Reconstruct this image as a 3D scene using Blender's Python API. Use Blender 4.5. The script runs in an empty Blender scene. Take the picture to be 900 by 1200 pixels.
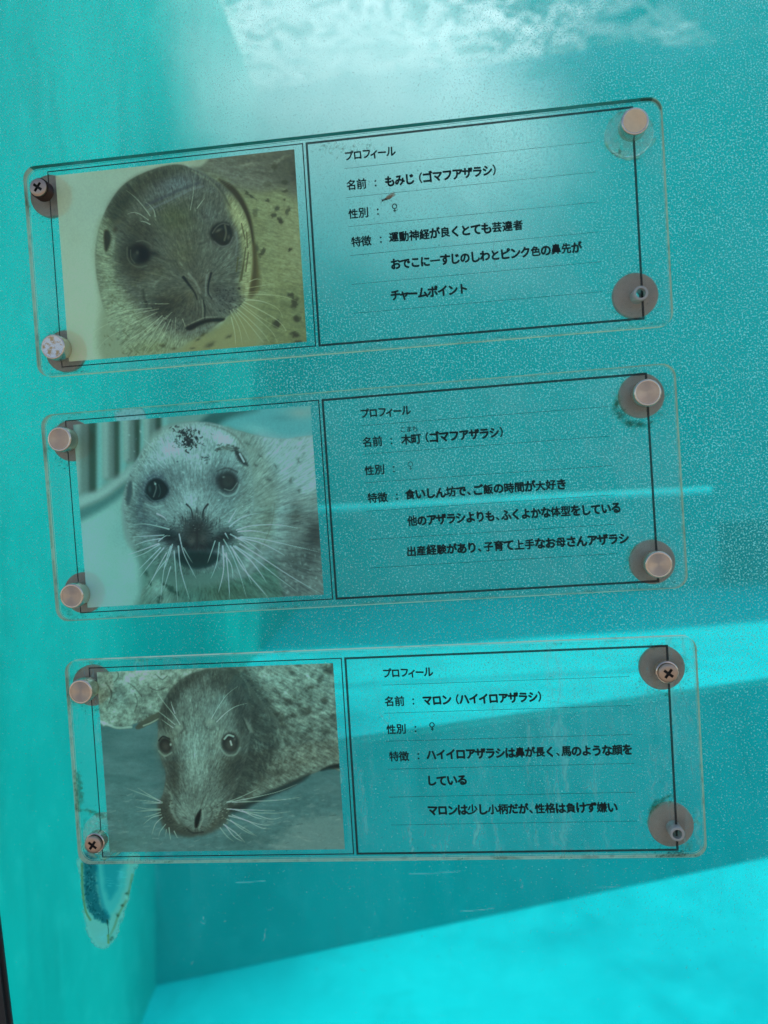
import bpy, bmesh, math, random
import numpy as np
from mathutils import Vector, Matrix
from mathutils import noise as mnoise
random.seed(7)
rad = math.radians
scene = bpy.context.scene
COL = scene.collection

# ------------------------------------------------------------------ camera
# The signs lie in one vertical plane (world Y = PRINT_Y); X runs right, Z up, Y away from the camera.
def rot(a, b, c):
    ca, sa, cb, sb, cc, sc = math.cos(a), math.sin(a), math.cos(b), math.sin(b), math.cos(c), math.sin(c)
    Rx = np.array([[1, 0, 0], [0, ca, -sa], [0, sa, ca]])
    Ry = np.array([[cb, 0, sb], [0, 1, 0], [-sb, 0, cb]])
    Rz = np.array([[cc, -sc, 0], [sc, cc, 0], [0, 0, 1]])
    return Rz @ Rx @ Ry
CR = rot(-0.025868, 0.103383, 0.062641)
CT = np.array([-0.031998, 0.098188, 0.620931])
CC = -CR.T @ CT
PRINT_Y = -0.0124
ZOFF = 1.40                       # plane coordinate 0 stands 1.40 m above the tank floor datum
EYE_Z = CC[1] + ZOFF
cam_data = bpy.data.cameras.new("camera")
cam = bpy.data.objects.new("camera", cam_data)
COL.objects.link(cam)
def b3(v): return Vector((v[0], v[2], v[1]))
right, up, fwd = b3(CR[0]), b3(CR[1]), b3(CR[2])
cam.matrix_world = Matrix((
    (right.x, up.x, -fwd.x, CC[0]),
    (right.y, up.y, -fwd.y, CC[2] + PRINT_Y),
    (right.z, up.z, -fwd.z, CC[1] + ZOFF),
    (0, 0, 0, 1)))
cam_data.sensor_fit = 'HORIZONTAL'
cam_data.sensor_width = 36
cam_data.lens = 36
cam_data.clip_start = 0.01
cam_data.clip_end = 200
scene.camera = cam
cam_data.dof.use_dof = True; cam_data.dof.focus_distance = .63; cam_data.dof.aperture_fstop = 5.6
CAM = Vector((CC[0], CC[2] + PRINT_Y, CC[1] + ZOFF))

# ------------------------------------------------------------------ sky and sun
SUN_AZ, SUN_EL = rad(50), rad(65)     # azimuth from +Y towards +X
world = bpy.data.worlds.new("World")
scene.world = world
world.use_nodes = True
wn = world.node_tree.nodes; wl = world.node_tree.links
wn.clear()
sky = wn.new('ShaderNodeTexSky'); sky.sky_type = 'NISHITA'; sky.sun_disc = False
sky.sun_elevation = SUN_EL; sky.sun_rotation = SUN_AZ
bgn = wn.new('ShaderNodeBackground'); bgn.inputs['Strength'].default_value = 0.15
wo = wn.new('ShaderNodeOutputWorld')
wl.new(sky.outputs[0], bgn.inputs['Color']); wl.new(bgn.outputs[0], wo.inputs['Surface'])
sd = bpy.data.lights.new("sun", 'SUN'); sd.energy = 3.8; sd.angle = rad(1.0); sd.color = (1.0, 0.96, 0.88)
sun = bpy.data.objects.new("sun", sd); COL.objects.link(sun)
SUN_DIR = Vector((math.sin(SUN_AZ) * math.cos(SUN_EL), math.cos(SUN_AZ) * math.cos(SUN_EL), math.sin(SUN_EL)))
sun.rotation_euler = SUN_DIR.to_track_quat('Z', 'Y').to_euler()
sun.location = (2, 2, 6)
scene.view_settings.view_transform = 'Standard'
scene.view_settings.look = 'None'
scene.view_settings.exposure = 0.35
scene.view_settings.gamma = 1.0
scene.render.engine = 'CYCLES'
cy = scene.cycles
cy.max_bounces = 14; cy.diffuse_bounces = 4; cy.glossy_bounces = 4; cy.transmission_bounces = 10
cy.transparent_max_bounces = 24; cy.volume_bounces = 3; cy.volume_step_rate = 2.0; cy.volume_max_steps = 64
cy.use_denoising = True

# ------------------------------------------------------------------ pixel rays (photograph pixels, 900 x 1200)
def ray(px, py):
    d = CR.T @ np.array([(px - 450) / 900, (600 - py) / 900, 1.0])
    return Vector((d[0], d[2], d[1]))
def at_y(px, py, y):
    d = ray(px, py); return CAM + d * ((y - CAM.y) / d.y)
def at_z(px, py, z):
    d = ray(px, py); return CAM + d * ((z - CAM.z) / d.z)
def project(P):
    q = CR @ (np.array([P[0], P[2] - ZOFF, P[1] - PRINT_Y])) + CT
    return 450 + 900 * q[0] / q[2], 600 - 900 * q[1] / q[2]

# ------------------------------------------------------------------ object helpers
def link(name, data, parent=None):
    o = bpy.data.objects.new(name, data); COL.objects.link(o)
    if parent: o.parent = parent
    return o
def tag(o, label=None, cat=None, group=None, kind=None):
    if label: o['label'] = label
    if cat: o['category'] = cat
    if group: o['group'] = group
    if kind: o['kind'] = kind
    return o
def obj(name, bm, mats, parent=None, smooth=False):
    me = bpy.data.meshes.new(name)
    bm.normal_update()
    bm.to_mesh(me); bm.free()
    for m in (mats if isinstance(mats, (list, tuple)) else [mats]): me.materials.append(m)
    if smooth:
        for p in me.polygons: p.use_smooth = True
    return link(name, me, parent)
def box(bm, x0, x1, y0, y1, z0, z1, mi=0):
    vs = [bm.verts.new((x, y, z)) for x in (x0, x1) for y in (y0, y1) for z in (z0, z1)]
    for f in ((0, 1, 3, 2), (4, 6, 7, 5), (0, 4, 5, 1), (2, 3, 7, 6), (0, 2, 6, 4), (1, 5, 7, 3)):
        bm.faces.new([vs[i] for i in f]).material_index = mi
def prism(bm, pts, z0, z1):
    """vertical prism over an XY outline"""
    a = [bm.verts.new((p[0], p[1], z0)) for p in pts]; b = [bm.verts.new((p[0], p[1], z1)) for p in pts]
    n = len(pts)
    bm.faces.new(a); bm.faces.new(b[::-1])
    for i in range(n): bm.faces.new((a[i], b[i], b[(i + 1) % n], a[(i + 1) % n]))
    bmesh.ops.recalc_face_normals(bm, faces=bm.faces)
def lathe(bm, prof, seg=40, cx=0, cz=0, mi=None, closed=False):
    """revolve (radius, y) profile about an axis along Y"""
    rings = []
    for r, y in prof:
        if r < 1e-7: rings.append([bm.verts.new((cx, y, cz))])
        else: rings.append([bm.verts.new((cx + r * math.cos(2 * math.pi * k / seg), y, cz + r * math.sin(2 * math.pi * k / seg))) for k in range(seg)])
    n = len(rings)
    for i in range(n if closed else n - 1):
        A, B = rings[i], rings[(i + 1) % n]
        for k in range(seg):
            k2 = (k + 1) % seg
            if len(A) == 1 and len(B) == 1: continue
            if len(A) == 1: f = bm.faces.new((A[0], B[k], B[k2]))
            elif len(B) == 1: f = bm.faces.new((A[k], A[k2], B[0]))
            else: f = bm.faces.new((A[k], A[k2], B[k2], B[k]))
            if mi: f.material_index = mi[i]
    bmesh.ops.recalc_face_normals(bm, faces=bm.faces)

# ------------------------------------------------------------------ material helpers
def new_mat(name):
    m = bpy.data.materials.new(name); m.use_nodes = True
    nt = m.node_tree; nt.nodes.clear()
    return m, nt.nodes, nt.links
class NG:
    """small node-graph builder"""
    def __init__(s, name): s.m, s.N, s.L = new_mat(name); s.out = s.N.new('ShaderNodeOutputMaterial')
    def n(s, t, **kw):
        nd = s.N.new('ShaderNode' + t)
        for k, v in kw.items():
            if k.startswith('_'): setattr(nd, k[1:], v); continue
            key = int(k[1:]) if k[0] == 'i' and k[1:].isdigit() else k.replace('__', ' ')
            if isinstance(v, bpy.types.NodeSocket): s.L.new(v, nd.inputs[key])
            else: nd.inputs[key].default_value = v
        return nd
    def math(s, op, a, b=None, c=False):
        nd = s.N.new('ShaderNodeMath'); nd.operation = op; nd.use_clamp = c
        for i, v in enumerate((a, b)):
            if v is None: continue
            if isinstance(v, bpy.types.NodeSocket): s.L.new(v, nd.inputs[i])
            else: nd.inputs[i].default_value = v
        return nd.outputs[0]
    def ramp(s, fac, stops, interp='LINEAR'):
        nd = s.N.new('ShaderNodeValToRGB'); cr = nd.color_ramp; cr.interpolation = interp
        while len(cr.elements) < len(stops): cr.elements.new(0.5)
        for e, (p, c) in zip(cr.elements, stops):
            e.position = p; e.color = c if len(c) == 4 else (*c, 1)
        s.L.new(fac, nd.inputs[0]); return nd.outputs[0]
    def noise(s, vec, scale, detail=4, rough=.55, dist=0):
        nd = s.N.new('ShaderNodeTexNoise'); nd.inputs['Scale'].default_value = scale
        nd.inputs['Detail'].default_value = detail; nd.inputs['Roughness'].default_value = rough
        nd.inputs['Distortion'].default_value = dist
        if vec is not None: s.L.new(vec, nd.inputs['Vector'])
        return nd.outputs[0]
    def mapping(s, vec, scale=(1, 1, 1), loc=(0, 0, 0), rotv=(0, 0, 0)):
        nd = s.N.new('ShaderNodeMapping'); nd.inputs['Scale'].default_value = scale
        nd.inputs['Location'].default_value = loc; nd.inputs['Rotation'].default_value = rotv
        s.L.new(vec, nd.inputs['Vector']); return nd.outputs[0]
    def coord(s, which='Object'):
        nd = s.N.new('ShaderNodeTexCoord'); return nd.outputs[which]
    def maprange(s, v, a, b, c=0., d=1.):
        nd = s.N.new('ShaderNodeMapRange'); nd.clamp = True
        nd.inputs[1].default_value = a; nd.inputs[2].default_value = b
        nd.inputs[3].default_value = c; nd.inputs[4].default_value = d
        s.L.new(v, nd.inputs[0]); return nd.outputs[0]
    def mix(s, fac, a, b):
        nd = s.N.new('ShaderNodeMixShader')
        if isinstance(fac, bpy.types.NodeSocket): s.L.new(fac, nd.inputs[0])
        else: nd.inputs[0].default_value = fac
        s.L.new(a, nd.inputs[1]); s.L.new(b, nd.inputs[2]); return nd.outputs[0]
    def mixc(s, fac, a, b, mode='MIX'):
        nd = s.N.new('ShaderNodeMix'); nd.data_type = 'RGBA'; nd.blend_type = mode
        for i, v in ((0, fac), (6, a), (7, b)):
            if isinstance(v, bpy.types.NodeSocket): s.L.new(v, nd.inputs[i])
            else: nd.inputs[i].default_value = v if i == 0 else ((*v, 1) if len(v) == 3 else v)
        return nd.outputs[2]
    def done(s, surf=None, vol=None):
        if surf is not None: s.L.new(surf, s.out.inputs['Surface'])
        if vol is not None: s.L.new(vol, s.out.inputs['Volume'])
        return s.m
# ================================================================== THE TANK
def m_paint(name, base, dark, scale=2.5, amp=1.0):
    g = NG(name); co = g.coord()
    n1 = g.noise(co, scale, 6, .6); n2 = g.noise(co, scale * 9, 5, .65)
    c = g.mixc(g.maprange(n1, .3, .7), base, dark); n3 = g.noise(g.mapping(co, (1, 1, .25)), scale * 3.5, 6, .65, .8)
    c = g.mixc(g.maprange(n3, .50, .72, 0, .55 * amp), c, tuple(v * .62 for v in dark))
    c = g.mixc(g.maprange(n2, .52, .75, 0, .35 * amp), c, tuple(min(1, v * 1.25 + .03) for v in base))
    bs = g.n('BsdfPrincipled', Base__Color=c, Roughness=.8)
    bs.inputs['Specular IOR Level'].default_value = .1
    return g.done(bs.outputs[0])
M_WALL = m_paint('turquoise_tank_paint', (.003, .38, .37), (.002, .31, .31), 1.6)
M_SIDE_LIT = m_paint('turquoise_sunlit_side_paint', (.002, .47, .42), (.002, .38, .35), 1.6)  # lighter copy of the tank paint, sunlight on this wall put into the colour
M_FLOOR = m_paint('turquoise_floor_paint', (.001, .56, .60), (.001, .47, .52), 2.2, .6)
M_DARKHOLE = m_paint('gateway_shade_paint', (.03, .17, .18), (.02, .13, .14), 3)  # gateway back coloured dark for the shade inside it

FLOOR_Z = EYE_Z - 1.30
LEDGE_Z = EYE_Z - 0.735
WATER_Z = EYE_Z + 2.45
RIM_Z = WATER_Z + 0.06
BACK_Y = 4.40
A = at_z(183, 1155, FLOOR_Z); B = at_z(900, 1005, FLOOR_Z); D = at_z(165, 1200, FLOOR_Z)
RIGHT_X = 5.2
SHIFT = Vector((-(B - A).y, (B - A).x, 0)).normalized() * .10      # the front of the step leans back a little
A0, B0 = A, B
A = A + SHIFT; B = B + SHIFT
CORNER = at_y(345, 600, BACK_Y)
def on_left(y):
    if y > A0.y: return A0.x + (CORNER.x - A0.x) * (y - A0.y) / (BACK_Y - A0.y)
    t = (y - A0.y) / (D.y - A0.y); return A0.x + (D.x - A0.x) * t
# floor
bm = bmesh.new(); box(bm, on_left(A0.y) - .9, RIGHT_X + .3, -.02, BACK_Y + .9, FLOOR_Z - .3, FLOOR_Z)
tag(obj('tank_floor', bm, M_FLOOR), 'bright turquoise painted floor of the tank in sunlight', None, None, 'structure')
# left wall, following the oblique corner line
bm = bmesh.new()
prism(bm, [(on_left(.055), .055), (A0.x, A0.y), (on_left(BACK_Y), BACK_Y), (on_left(BACK_Y) - .9, BACK_Y), (on_left(.055) - .6, .055)], FLOOR_Z + .002, RIM_Z)
tag(obj('tank_side_wall', bm, M_SIDE_LIT), 'turquoise side wall of the tank at the left edge', None, None, 'structure')
bm = bmesh.new(); box(bm, RIGHT_X, RIGHT_X + .3, .055, BACK_Y, FLOOR_Z + .002, RIM_Z)
tag(obj('tank_side_wall', bm, M_WALL), 'turquoise side wall of the tank beyond the right edge', None, None, 'structure')
# ledge (haul-out step)
def ledge_line(P0, P1, x):
    t = (x - P0.x) / (P1.x - P0.x); return P0.y + (P1.y - P0.y) * t
def ledge_pts(P0, P1, z):
    xl = A0.x - .25; xr = RIGHT_X - .002; yr = ledge_line(P0, P1, xr)
    return [(xl, ledge_line(P0, P1, xl), z), (xr, min(yr, BACK_Y - .1), z), (xr, BACK_Y - .003, z), (xl, BACK_Y - .003, z)]
bm = bmesh.new()
lo_ = [bm.verts.new(v) for v in ledge_pts(A0, B0, FLOOR_Z + .002)]; hi_ = [bm.verts.new(v) for v in ledge_pts(A, B, LEDGE_Z)]
bm.faces.new(lo_[::-1]); bm.faces.new(hi_).material_index = 1  # step top takes the lighter floor paint, its sunlight put into the colour
for k in range(4): bm.faces.new((lo_[k], lo_[(k + 1) % 4], hi_[(k + 1) % 4], hi_[k]))
bmesh.ops.recalc_face_normals(bm, faces=bm.faces)
bmesh.ops.bevel(bm, geom=[e for e in bm.edges if all(abs(v.co.z - LEDGE_Z) < 1e-4 for v in e.verts)], offset=.012, segments=2, affect='EDGES')
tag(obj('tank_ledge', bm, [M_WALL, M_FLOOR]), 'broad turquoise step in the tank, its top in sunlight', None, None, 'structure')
# back wall with a dark gateway standing on the ledge
g0 = at_y(846, 700, BACK_Y); g1 = at_y(846, 612, BACK_Y)
GX0, GX1, GZ1 = g0.x, g0.x + 1.0, g1.z
bm = bmesh.new()
x0, x1 = on_left(BACK_Y) - .3, RIGHT_X + .3
box(bm, x0, GX0, BACK_Y, BACK_Y + .35, FLOOR_Z + .002, RIM_Z)
box(bm, GX1, x1, BACK_Y, BACK_Y + .35, FLOOR_Z + .002, RIM_Z)
box(bm, GX0, GX1, BACK_Y, BACK_Y + .35, GZ1, RIM_Z)
box(bm, GX0, GX1, BACK_Y, BACK_Y + .35, FLOOR_Z + .002, LEDGE_Z)
n_ = 60; prv = None  # unseen uneven parapet added on the rim, shaped to shade the step
for k in range(n_ + 1):
    x = x0 + (x1 - x0) * k / n_; z = RIM_Z + .75 + .35 * mnoise.noise(Vector((x * 1.3, 3, 0))) + .10 * mnoise.noise(Vector((x * 5, 1, 0))) + 1.05 * max(0, min(1, (3.4 - x) / 1.6))
    q = [bm.verts.new(v) for v in ((x, BACK_Y + .02, RIM_Z + .002), (x, BACK_Y + .06, z - .1), (x, BACK_Y + .2, z), (x, BACK_Y + .34, RIM_Z + .002))]
    if prv:
        for m_ in range(4): bm.faces.new((prv[m_], prv[(m_ + 1) % 4], q[(m_ + 1) % 4], q[m_]))
    prv = q
box(bm, GX0, GX1, BACK_Y + .25, BACK_Y + .35, LEDGE_Z, GZ1, 1)
tag(obj('tank_back_wall', bm, [M_WALL, M_DARKHOLE]), 'turquoise back wall of the tank with a dark gateway', None, None, 'structure')
# thin pipe rail running out from the side wall, lit from above
ry_ = 2.55
q0 = at_y(240, 603, ry_ - .1); q1 = at_y(834, 574, ry_)
bm = bmesh.new(); seg = 16; prv = None; d_ = (q1 - q0).normalized(); u_ = Vector((0, 0, 1)); v_ = d_.cross(u_).normalized(); u_ = v_.cross(d_)
for P_, rr in ((q0 - d_ * .9, .0125), (q1 - d_ * .004, .0125), (q1, .009)):
    rg = [bm.verts.new(P_ + (u_ * math.cos(2 * math.pi * k / seg) + v_ * math.sin(2 * math.pi * k / seg)) * rr) for k in range(seg)]
    if prv:
        for k in range(seg): bm.faces.new((prv[k], prv[(k + 1) % seg], rg[(k + 1) % seg], rg[k]))
    else: bm.faces.new(rg[::-1])
    prv = rg
bm.faces.new(prv)
M_RAIL = m_paint('pale_rail_paint', (.05, .85, .85), (.04, .75, .75), 3)
tag(obj('rail', bm, M_RAIL, smooth=True), 'thin pale horizontal rail underwater, behind the middle sign and ending beside it', 'rail')

# water body: an even murk
g = NG('water_body')
vs = g.n('VolumeScatter', Color=(.02, .95, .95, 1), Density=.075); vs.inputs['Anisotropy'].default_value = .35
va = g.n('VolumeAbsorption', Color=(.02, .94, .95, 1), Density=.07)
ad = g.n('AddShader'); g.L.new(vs.outputs[0], ad.inputs[0]); g.L.new(va.outputs[0], ad.inputs[1])
M_WATER = g.done(None, ad.outputs[0])
bm = bmesh.new(); box(bm, on_left(A0.y) - .5, RIGHT_X + .02, .054, BACK_Y + .24, FLOOR_Z - .01, WATER_Z - .05)
wat = tag(obj('water', bm, M_WATER), 'clear turquoise pool water filling the tank', None, None, 'structure')
# rippled surface with drifting foam
g = NG('water_surface'); co = g.coord()
w = g.noise(co, 1.1, 3, .5)
wv = g.n('VectorMath', _operation='ADD', i0=co); sc = g.n('VectorMath', _operation='SCALE', i0=g.n('TexNoise', Vector=co, Scale=2.3, Detail=3).outputs['Color']); sc.inputs['Scale'].default_value = .5
g.L.new(sc.outputs[0], wv.inputs[1])
r1 = g.noise(wv.outputs[0], 5.2, 8, .62)
ridge = g.math('SUBTRACT', 1.0, g.math('MULTIPLY', g.math('ABSOLUTE', g.math('SUBTRACT', r1, .5)), 11.0), True)
patch = g.maprange(g.noise(wv.outputs[0], 1.3, 3, .5), .46, .62)
spl = at_z(400, 30, WATER_Z)
dv = g.n('VectorMath', _operation='DISTANCE', i0=wv.outputs[0]); dv.inputs[1].default_value = (spl.x + .25, spl.y + .25, WATER_Z + .25)
splash = g.maprange(dv.outputs['Value'], .5, 1.9, 1, 0)
patch = g.math('MAXIMUM', g.math('MULTIPLY', patch, .6), splash)
big = g.maprange(g.noise(wv.outputs[0], 2.4, 6, .6), .50, .66)
r2 = g.noise(g.mapping(wv.outputs[0], (.75, 1.5, 1), rotv=(0, 0, rad(20))), 13, 6, .65)
ridge2 = g.math('SUBTRACT', 1.0, g.math('MULTIPLY', g.math('ABSOLUTE', g.math('SUBTRACT', r2, .5)), 16.0), True)
web = g.math('ADD', g.math('MULTIPLY', ridge, .7), g.math('MULTIPLY', g.math('MULTIPLY', ridge2, g.maprange(g.noise(co, 3.1, 3, .5), .40, .60)), .65), True)
foam = g.math('MULTIPLY', g.math('ADD', web, g.math('MULTIPLY', big, .12), True), g.math('ADD', g.math('MULTIPLY', patch, .92), .05), True)
tr = g.n('BsdfTransparent', Color=(.80, .97, .97, 1)); gl = g.n('BsdfGlossy', Color=(.8, .95, .95, 1), Roughness=.06)
bp = g.n('Bump', Height=g.noise(co, 9, 4, .5), Strength=.6, Distance=.03)
g.L.new(bp.outputs[0], gl.inputs['Normal'])
fr = g.n('Fresnel', IOR=1.33); g.L.new(bp.outputs[0], fr.inputs['Normal'])
wsurf = g.mix(g.math('MULTIPLY', fr.outputs[0], .9), tr.outputs[0], gl.outputs[0])
tl = g.n('BsdfTranslucent', Color=(.95, .98, .97, 1)); df = g.n('BsdfDiffuse', Color=(.85, .95, .95, 1))
fo = g.mix(.25, tl.outputs[0], df.outputs[0])
M_SURF = g.done(g.mix(foam, wsurf, fo))
bm = bmesh.new()
NX, NY = 120, 80
xa, xb = on_left(A0.y) - .3, RIGHT_X; ya, yb = .06, BACK_Y
vv = []
for j in range(NY + 1):
    row = []
    for i in range(NX + 1):
        x = xa + (xb - xa) * i / NX; y = ya + (yb - ya) * j / NY
        z = WATER_Z + .022 * mnoise.noise(Vector((x * 2.2, y * 3.0, 1))) + .010 * mnoise.noise(Vector((x * 6, y * 8, 5)))
        row.append(bm.verts.new((x, y, z)))
    vv.append(row)
for j in range(NY):
    for i in range(NX): bm.faces.new((vv[j][i], vv[j][i + 1], vv[j + 1][i + 1], vv[j + 1][i]))
tag(obj('water_surface', bm, M_SURF, smooth=True), 'rippled pool surface with drifting white foam, seen from below', None, None, 'structure')

# scattering cloud added to give the white glow under the foam
P_ = at_y(415, 150, 2.3)
g = NG('glow_cloud'); co = g.coord()
ln = g.n('VectorMath', _operation='LENGTH', i0=co).outputs['Value']
fall = g.maprange(ln, .25, 1.0, 1, 0)
nz = g.noise(co, 2.6, 5, .6, .6)
den = g.math('MULTIPLY', g.math('POWER', fall, 1.6), g.maprange(nz, .36, .66, .12, 1.0))
vs = g.n('VolumeScatter', Color=(.97, 1, 1, 1), Density=g.math('MULTIPLY', den, 7.0)); vs.inputs['Anisotropy'].default_value = .55
M_GLOW_CLOUD = g.done(None, vs.outputs[0])
bm = bmesh.new(); bmesh.ops.create_icosphere(bm, subdivisions=4, radius=1)
cl = tag(obj('glow_cloud', bm, M_GLOW_CLOUD, smooth=True), 'pale scattering cloud added for the glow under the water surface', None, None, 'stuff')
cl.location = P_; cl.scale = (1.05, .7, .72); cl.rotation_euler = (0, rad(24), 0)

# unseen visitor side ground, added for its warm bounce light on the signs
bm = bmesh.new(); box(bm, -8, 8, -14, -.12, FLOOR_Z - .35, FLOOR_Z - .2)
g = NG('bounce_concrete_paving'); co = g.coord()
c = g.mixc(g.maprange(g.noise(co, 3, 6, .6), .3, .7), (.36, .30, .24), (.28, .235, .19))
M_BOUNCE_PAVE = g.done(g.n('BsdfPrincipled', Base__Color=c, Roughness=.9).outputs[0])
tag(obj('bounce_pavement', bm, M_BOUNCE_PAVE), 'unseen concrete paving added before the tank window for warm bounce light', None, None, 'structure')

# ================================================================== THE VIEWING WINDOW
win = tag(link('viewing_window', None), 'thick clear acrylic tank window covered in fine white specks behind the signs', 'window')
win.location = (0, 0, 0)
g = NG('clear_pane'); 
tr = g.n('BsdfTransparent', Color=(.96, .99, .99, 1)); gl = g.n('BsdfGlossy', Color=(1, 1, 1, 1), Roughness=.02)
lw = g.n('Fresnel', IOR=1.05)
M_PANE = g.done(g.mix(lw.outputs[0], tr.outputs[0], gl.outputs[0]))
g = NG('specked_pane'); co = g.coord()
sx = g.n('SeparateXYZ', Vector=co)
st = g.mapping(co, (1, 1, 1), rotv=(0, rad(35), 0))
n1 = g.noise(co, 760, 1, .4); n2 = g.noise(st, 560, 1, .5)
clus = g.noise(co, 26, 3, .6)
# specks thin out downwards and towards the lower left
dz = g.maprange(sx.outputs['Z'], ZOFF - .50, ZOFF - .02, 0, 1)
dx = g.maprange(sx.outputs['X'], -.30, .25, 0, 1)
dens = g.math('ADD', g.math('MULTIPLY', dz, .75), g.math('MULTIPLY', g.math('MULTIPLY', dx, g.maprange(sx.outputs['Z'], ZOFF - .6, ZOFF - .35)), .45), True)
gp = at_y(400, 100, 0)
gd = g.n('VectorMath', _operation='DISTANCE', i0=co); gd.inputs[1].default_value = gp
dens = g.math('MULTIPLY', dens, g.maprange(gd.outputs['Value'], .06, .19, .45, 1))
thr = g.math('SUBTRACT', .80, g.math('ADD', g.math('MULTIPLY', dens, .22), g.math('MULTIPLY', clus, .08)))
s1_ = g.math('MULTIPLY', g.math('SUBTRACT', n1, thr), 9.0, True)
s2_ = g.math('MULTIPLY', g.math('SUBTRACT', n2, g.math('ADD', thr, .015)), 7.0, True)
spk = g.math('MULTIPLY', g.math('MAXIMUM', s1_, s2_), .88)
film = g.math('MULTIPLY', g.maprange(g.noise(co, 7, 5, .6), .3, .75), g.math('MULTIPLY', dens, .20))  # milky film put in to brighten the view behind, denser upwards
cov = g.math('MAXIMUM', spk, film)
tl = g.n('BsdfTranslucent', Color=(.85, 1, 1, 1)); df = g.n('BsdfDiffuse', Color=(.75, 1, 1, 1))
M_SPECK = g.done(g.mix(cov, g.mix(.001, g.n('BsdfTransparent', Color=(1, 1, 1, 1)).outputs[0], g.n('BsdfGlossy', Roughness=.03).outputs[0]), g.mix(.1, tl.outputs[0], df.outputs[0])))
PX0, PX1, PZ0, PZ1 = -.42, 2.6, FLOOR_Z - .02, RIM_Z + .1
bm = bmesh.new(); box(bm, PX0 - .01, PX1, 0, .05, PZ0, PZ1)
for f in bm.faces:
    if f.calc_center_median().y < .001: f.material_index = 1
obj('pane', bm, [M_PANE, M_SPECK], win)
g = NG('black_gasket'); M_GASKET = g.done(g.n('BsdfPrincipled', Base__Color=(.012, .012, .013, 1), Roughness=.6).outputs[0])
bm = bmesh.new()
fa = at_y(0, 1070, -.004); fb = at_y(15.7, 1200, -.004)
sl = (fa.x - fb.x) / (fa.z - fb.z)
zt, zb = PZ1, PZ0
xt = fb.x + sl * (zt - fb.z); xb_ = fb.x + sl * (zb - fb.z)
vs_ = [bm.verts.new(v) for y in (-.009, -.0008) for v in ((xt - .09, y, zt), (xt, y, zt), (xb_, y, zb), (xb_ - .09, y, zb))]
for f in ((0, 1, 2, 3), (7, 6, 5, 4), (0, 4, 5, 1), (1, 5, 6, 2), (2, 6, 7, 3), (3, 7, 4, 0)): bm.faces.new([vs_[i] for i in f])
bmesh.ops.recalc_face_normals(bm, faces=bm.faces)
bmesh.ops.bevel(bm, geom=bm.edges[:], offset=.003, segments=2, affect='EDGES')
obj('frame', bm, M_GASKET, win)
# ================================================================== SHEET LAYOUT (metres on the printed sheet, origin at its top left corner)
SHEET_W, SHEET_H = 0.475, 0.1623
SIGN_OFF = [(0, 0, 0), (-0.000437, -0.207406, 0.006001), (0.004493, -0.416982, -0.001423)]
PRINT_RECT = (0.0065, 0.2093, -0.0038, -0.1583)      # x0, x1, y_top, y_bottom of the seal photo
def sheet_to_plane(i, x, y):
    ox, oy, a = SIGN_OFF[i]
    return ox + x * math.cos(a) - y * math.sin(a) - SHEET_W / 2, oy + x * math.sin(a) + y * math.cos(a) + .2
def px_to_sheet(i, px, py, Y=PRINT_Y):
    P = at_y(px, py, Y); ox, oy, a = SIGN_OFF[i]
    x = P.x + SHEET_W / 2 - ox; y = P.z - ZOFF - .2 - oy
    return x * math.cos(a) + y * math.sin(a), -x * math.sin(a) + y * math.cos(a)

# ================================================================== PAINTER: ink of the printed seal photos
def hash_noise(x, y, seed):
    xi = np.floor(x).astype(np.int64); yi = np.floor(y).astype(np.int64)
    xf = x - xi; yf = y - yi
    u = xf * xf * (3 - 2 * xf); v = yf * yf * (3 - 2 * yf)
    def h(a, b):
        n = (a * 374761393 + b * 668265263 + seed * 974634777) & 0xffffffff
        n = ((n ^ (n >> 13)) * 1274126177) & 0xffffffff
        return ((n ^ (n >> 16)) & 0xffff) / 65535.0
    return (h(xi, yi) * (1 - u) + h(xi + 1, yi) * u) * (1 - v) + (h(xi, yi + 1) * (1 - u) + h(xi + 1, yi + 1) * u) * v
def fbm(x, y, seed=0, oct=4, gain=.55):
    s = 0; a = 1; t = 0
    for k in range(oct):
        s = s + a * hash_noise(x * 2 ** k + 13.7 * k, y * 2 ** k + 7.1 * k, seed + k); t += a; a *= gain
    return s / t
def spline(pts, closed=False, n=8):
    P = np.array(pts, float); m = len(P); out = []
    for i in range(m if closed else m - 1):
        if closed: p0, p1, p2, p3 = P[(i - 1) % m], P[i], P[(i + 1) % m], P[(i + 2) % m]
        else: p0, p1, p2, p3 = P[max(i - 1, 0)], P[i], P[i + 1], P[min(i + 2, m - 1)]
        for k in range(n):
            t = k / n
            out.append(.5 * ((2 * p1) + (-p0 + p2) * t + (2 * p0 - 5 * p1 + 4 * p2 - p3) * t * t + (-p0 + 3 * p1 - 3 * p2 + p3) * t ** 3))
    if not closed: out.append(P[-1])
    return np.array(out)
def smooth01(x): x = np.clip(x, 0, 1); return x * x * (3 - 2 * x)
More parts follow.
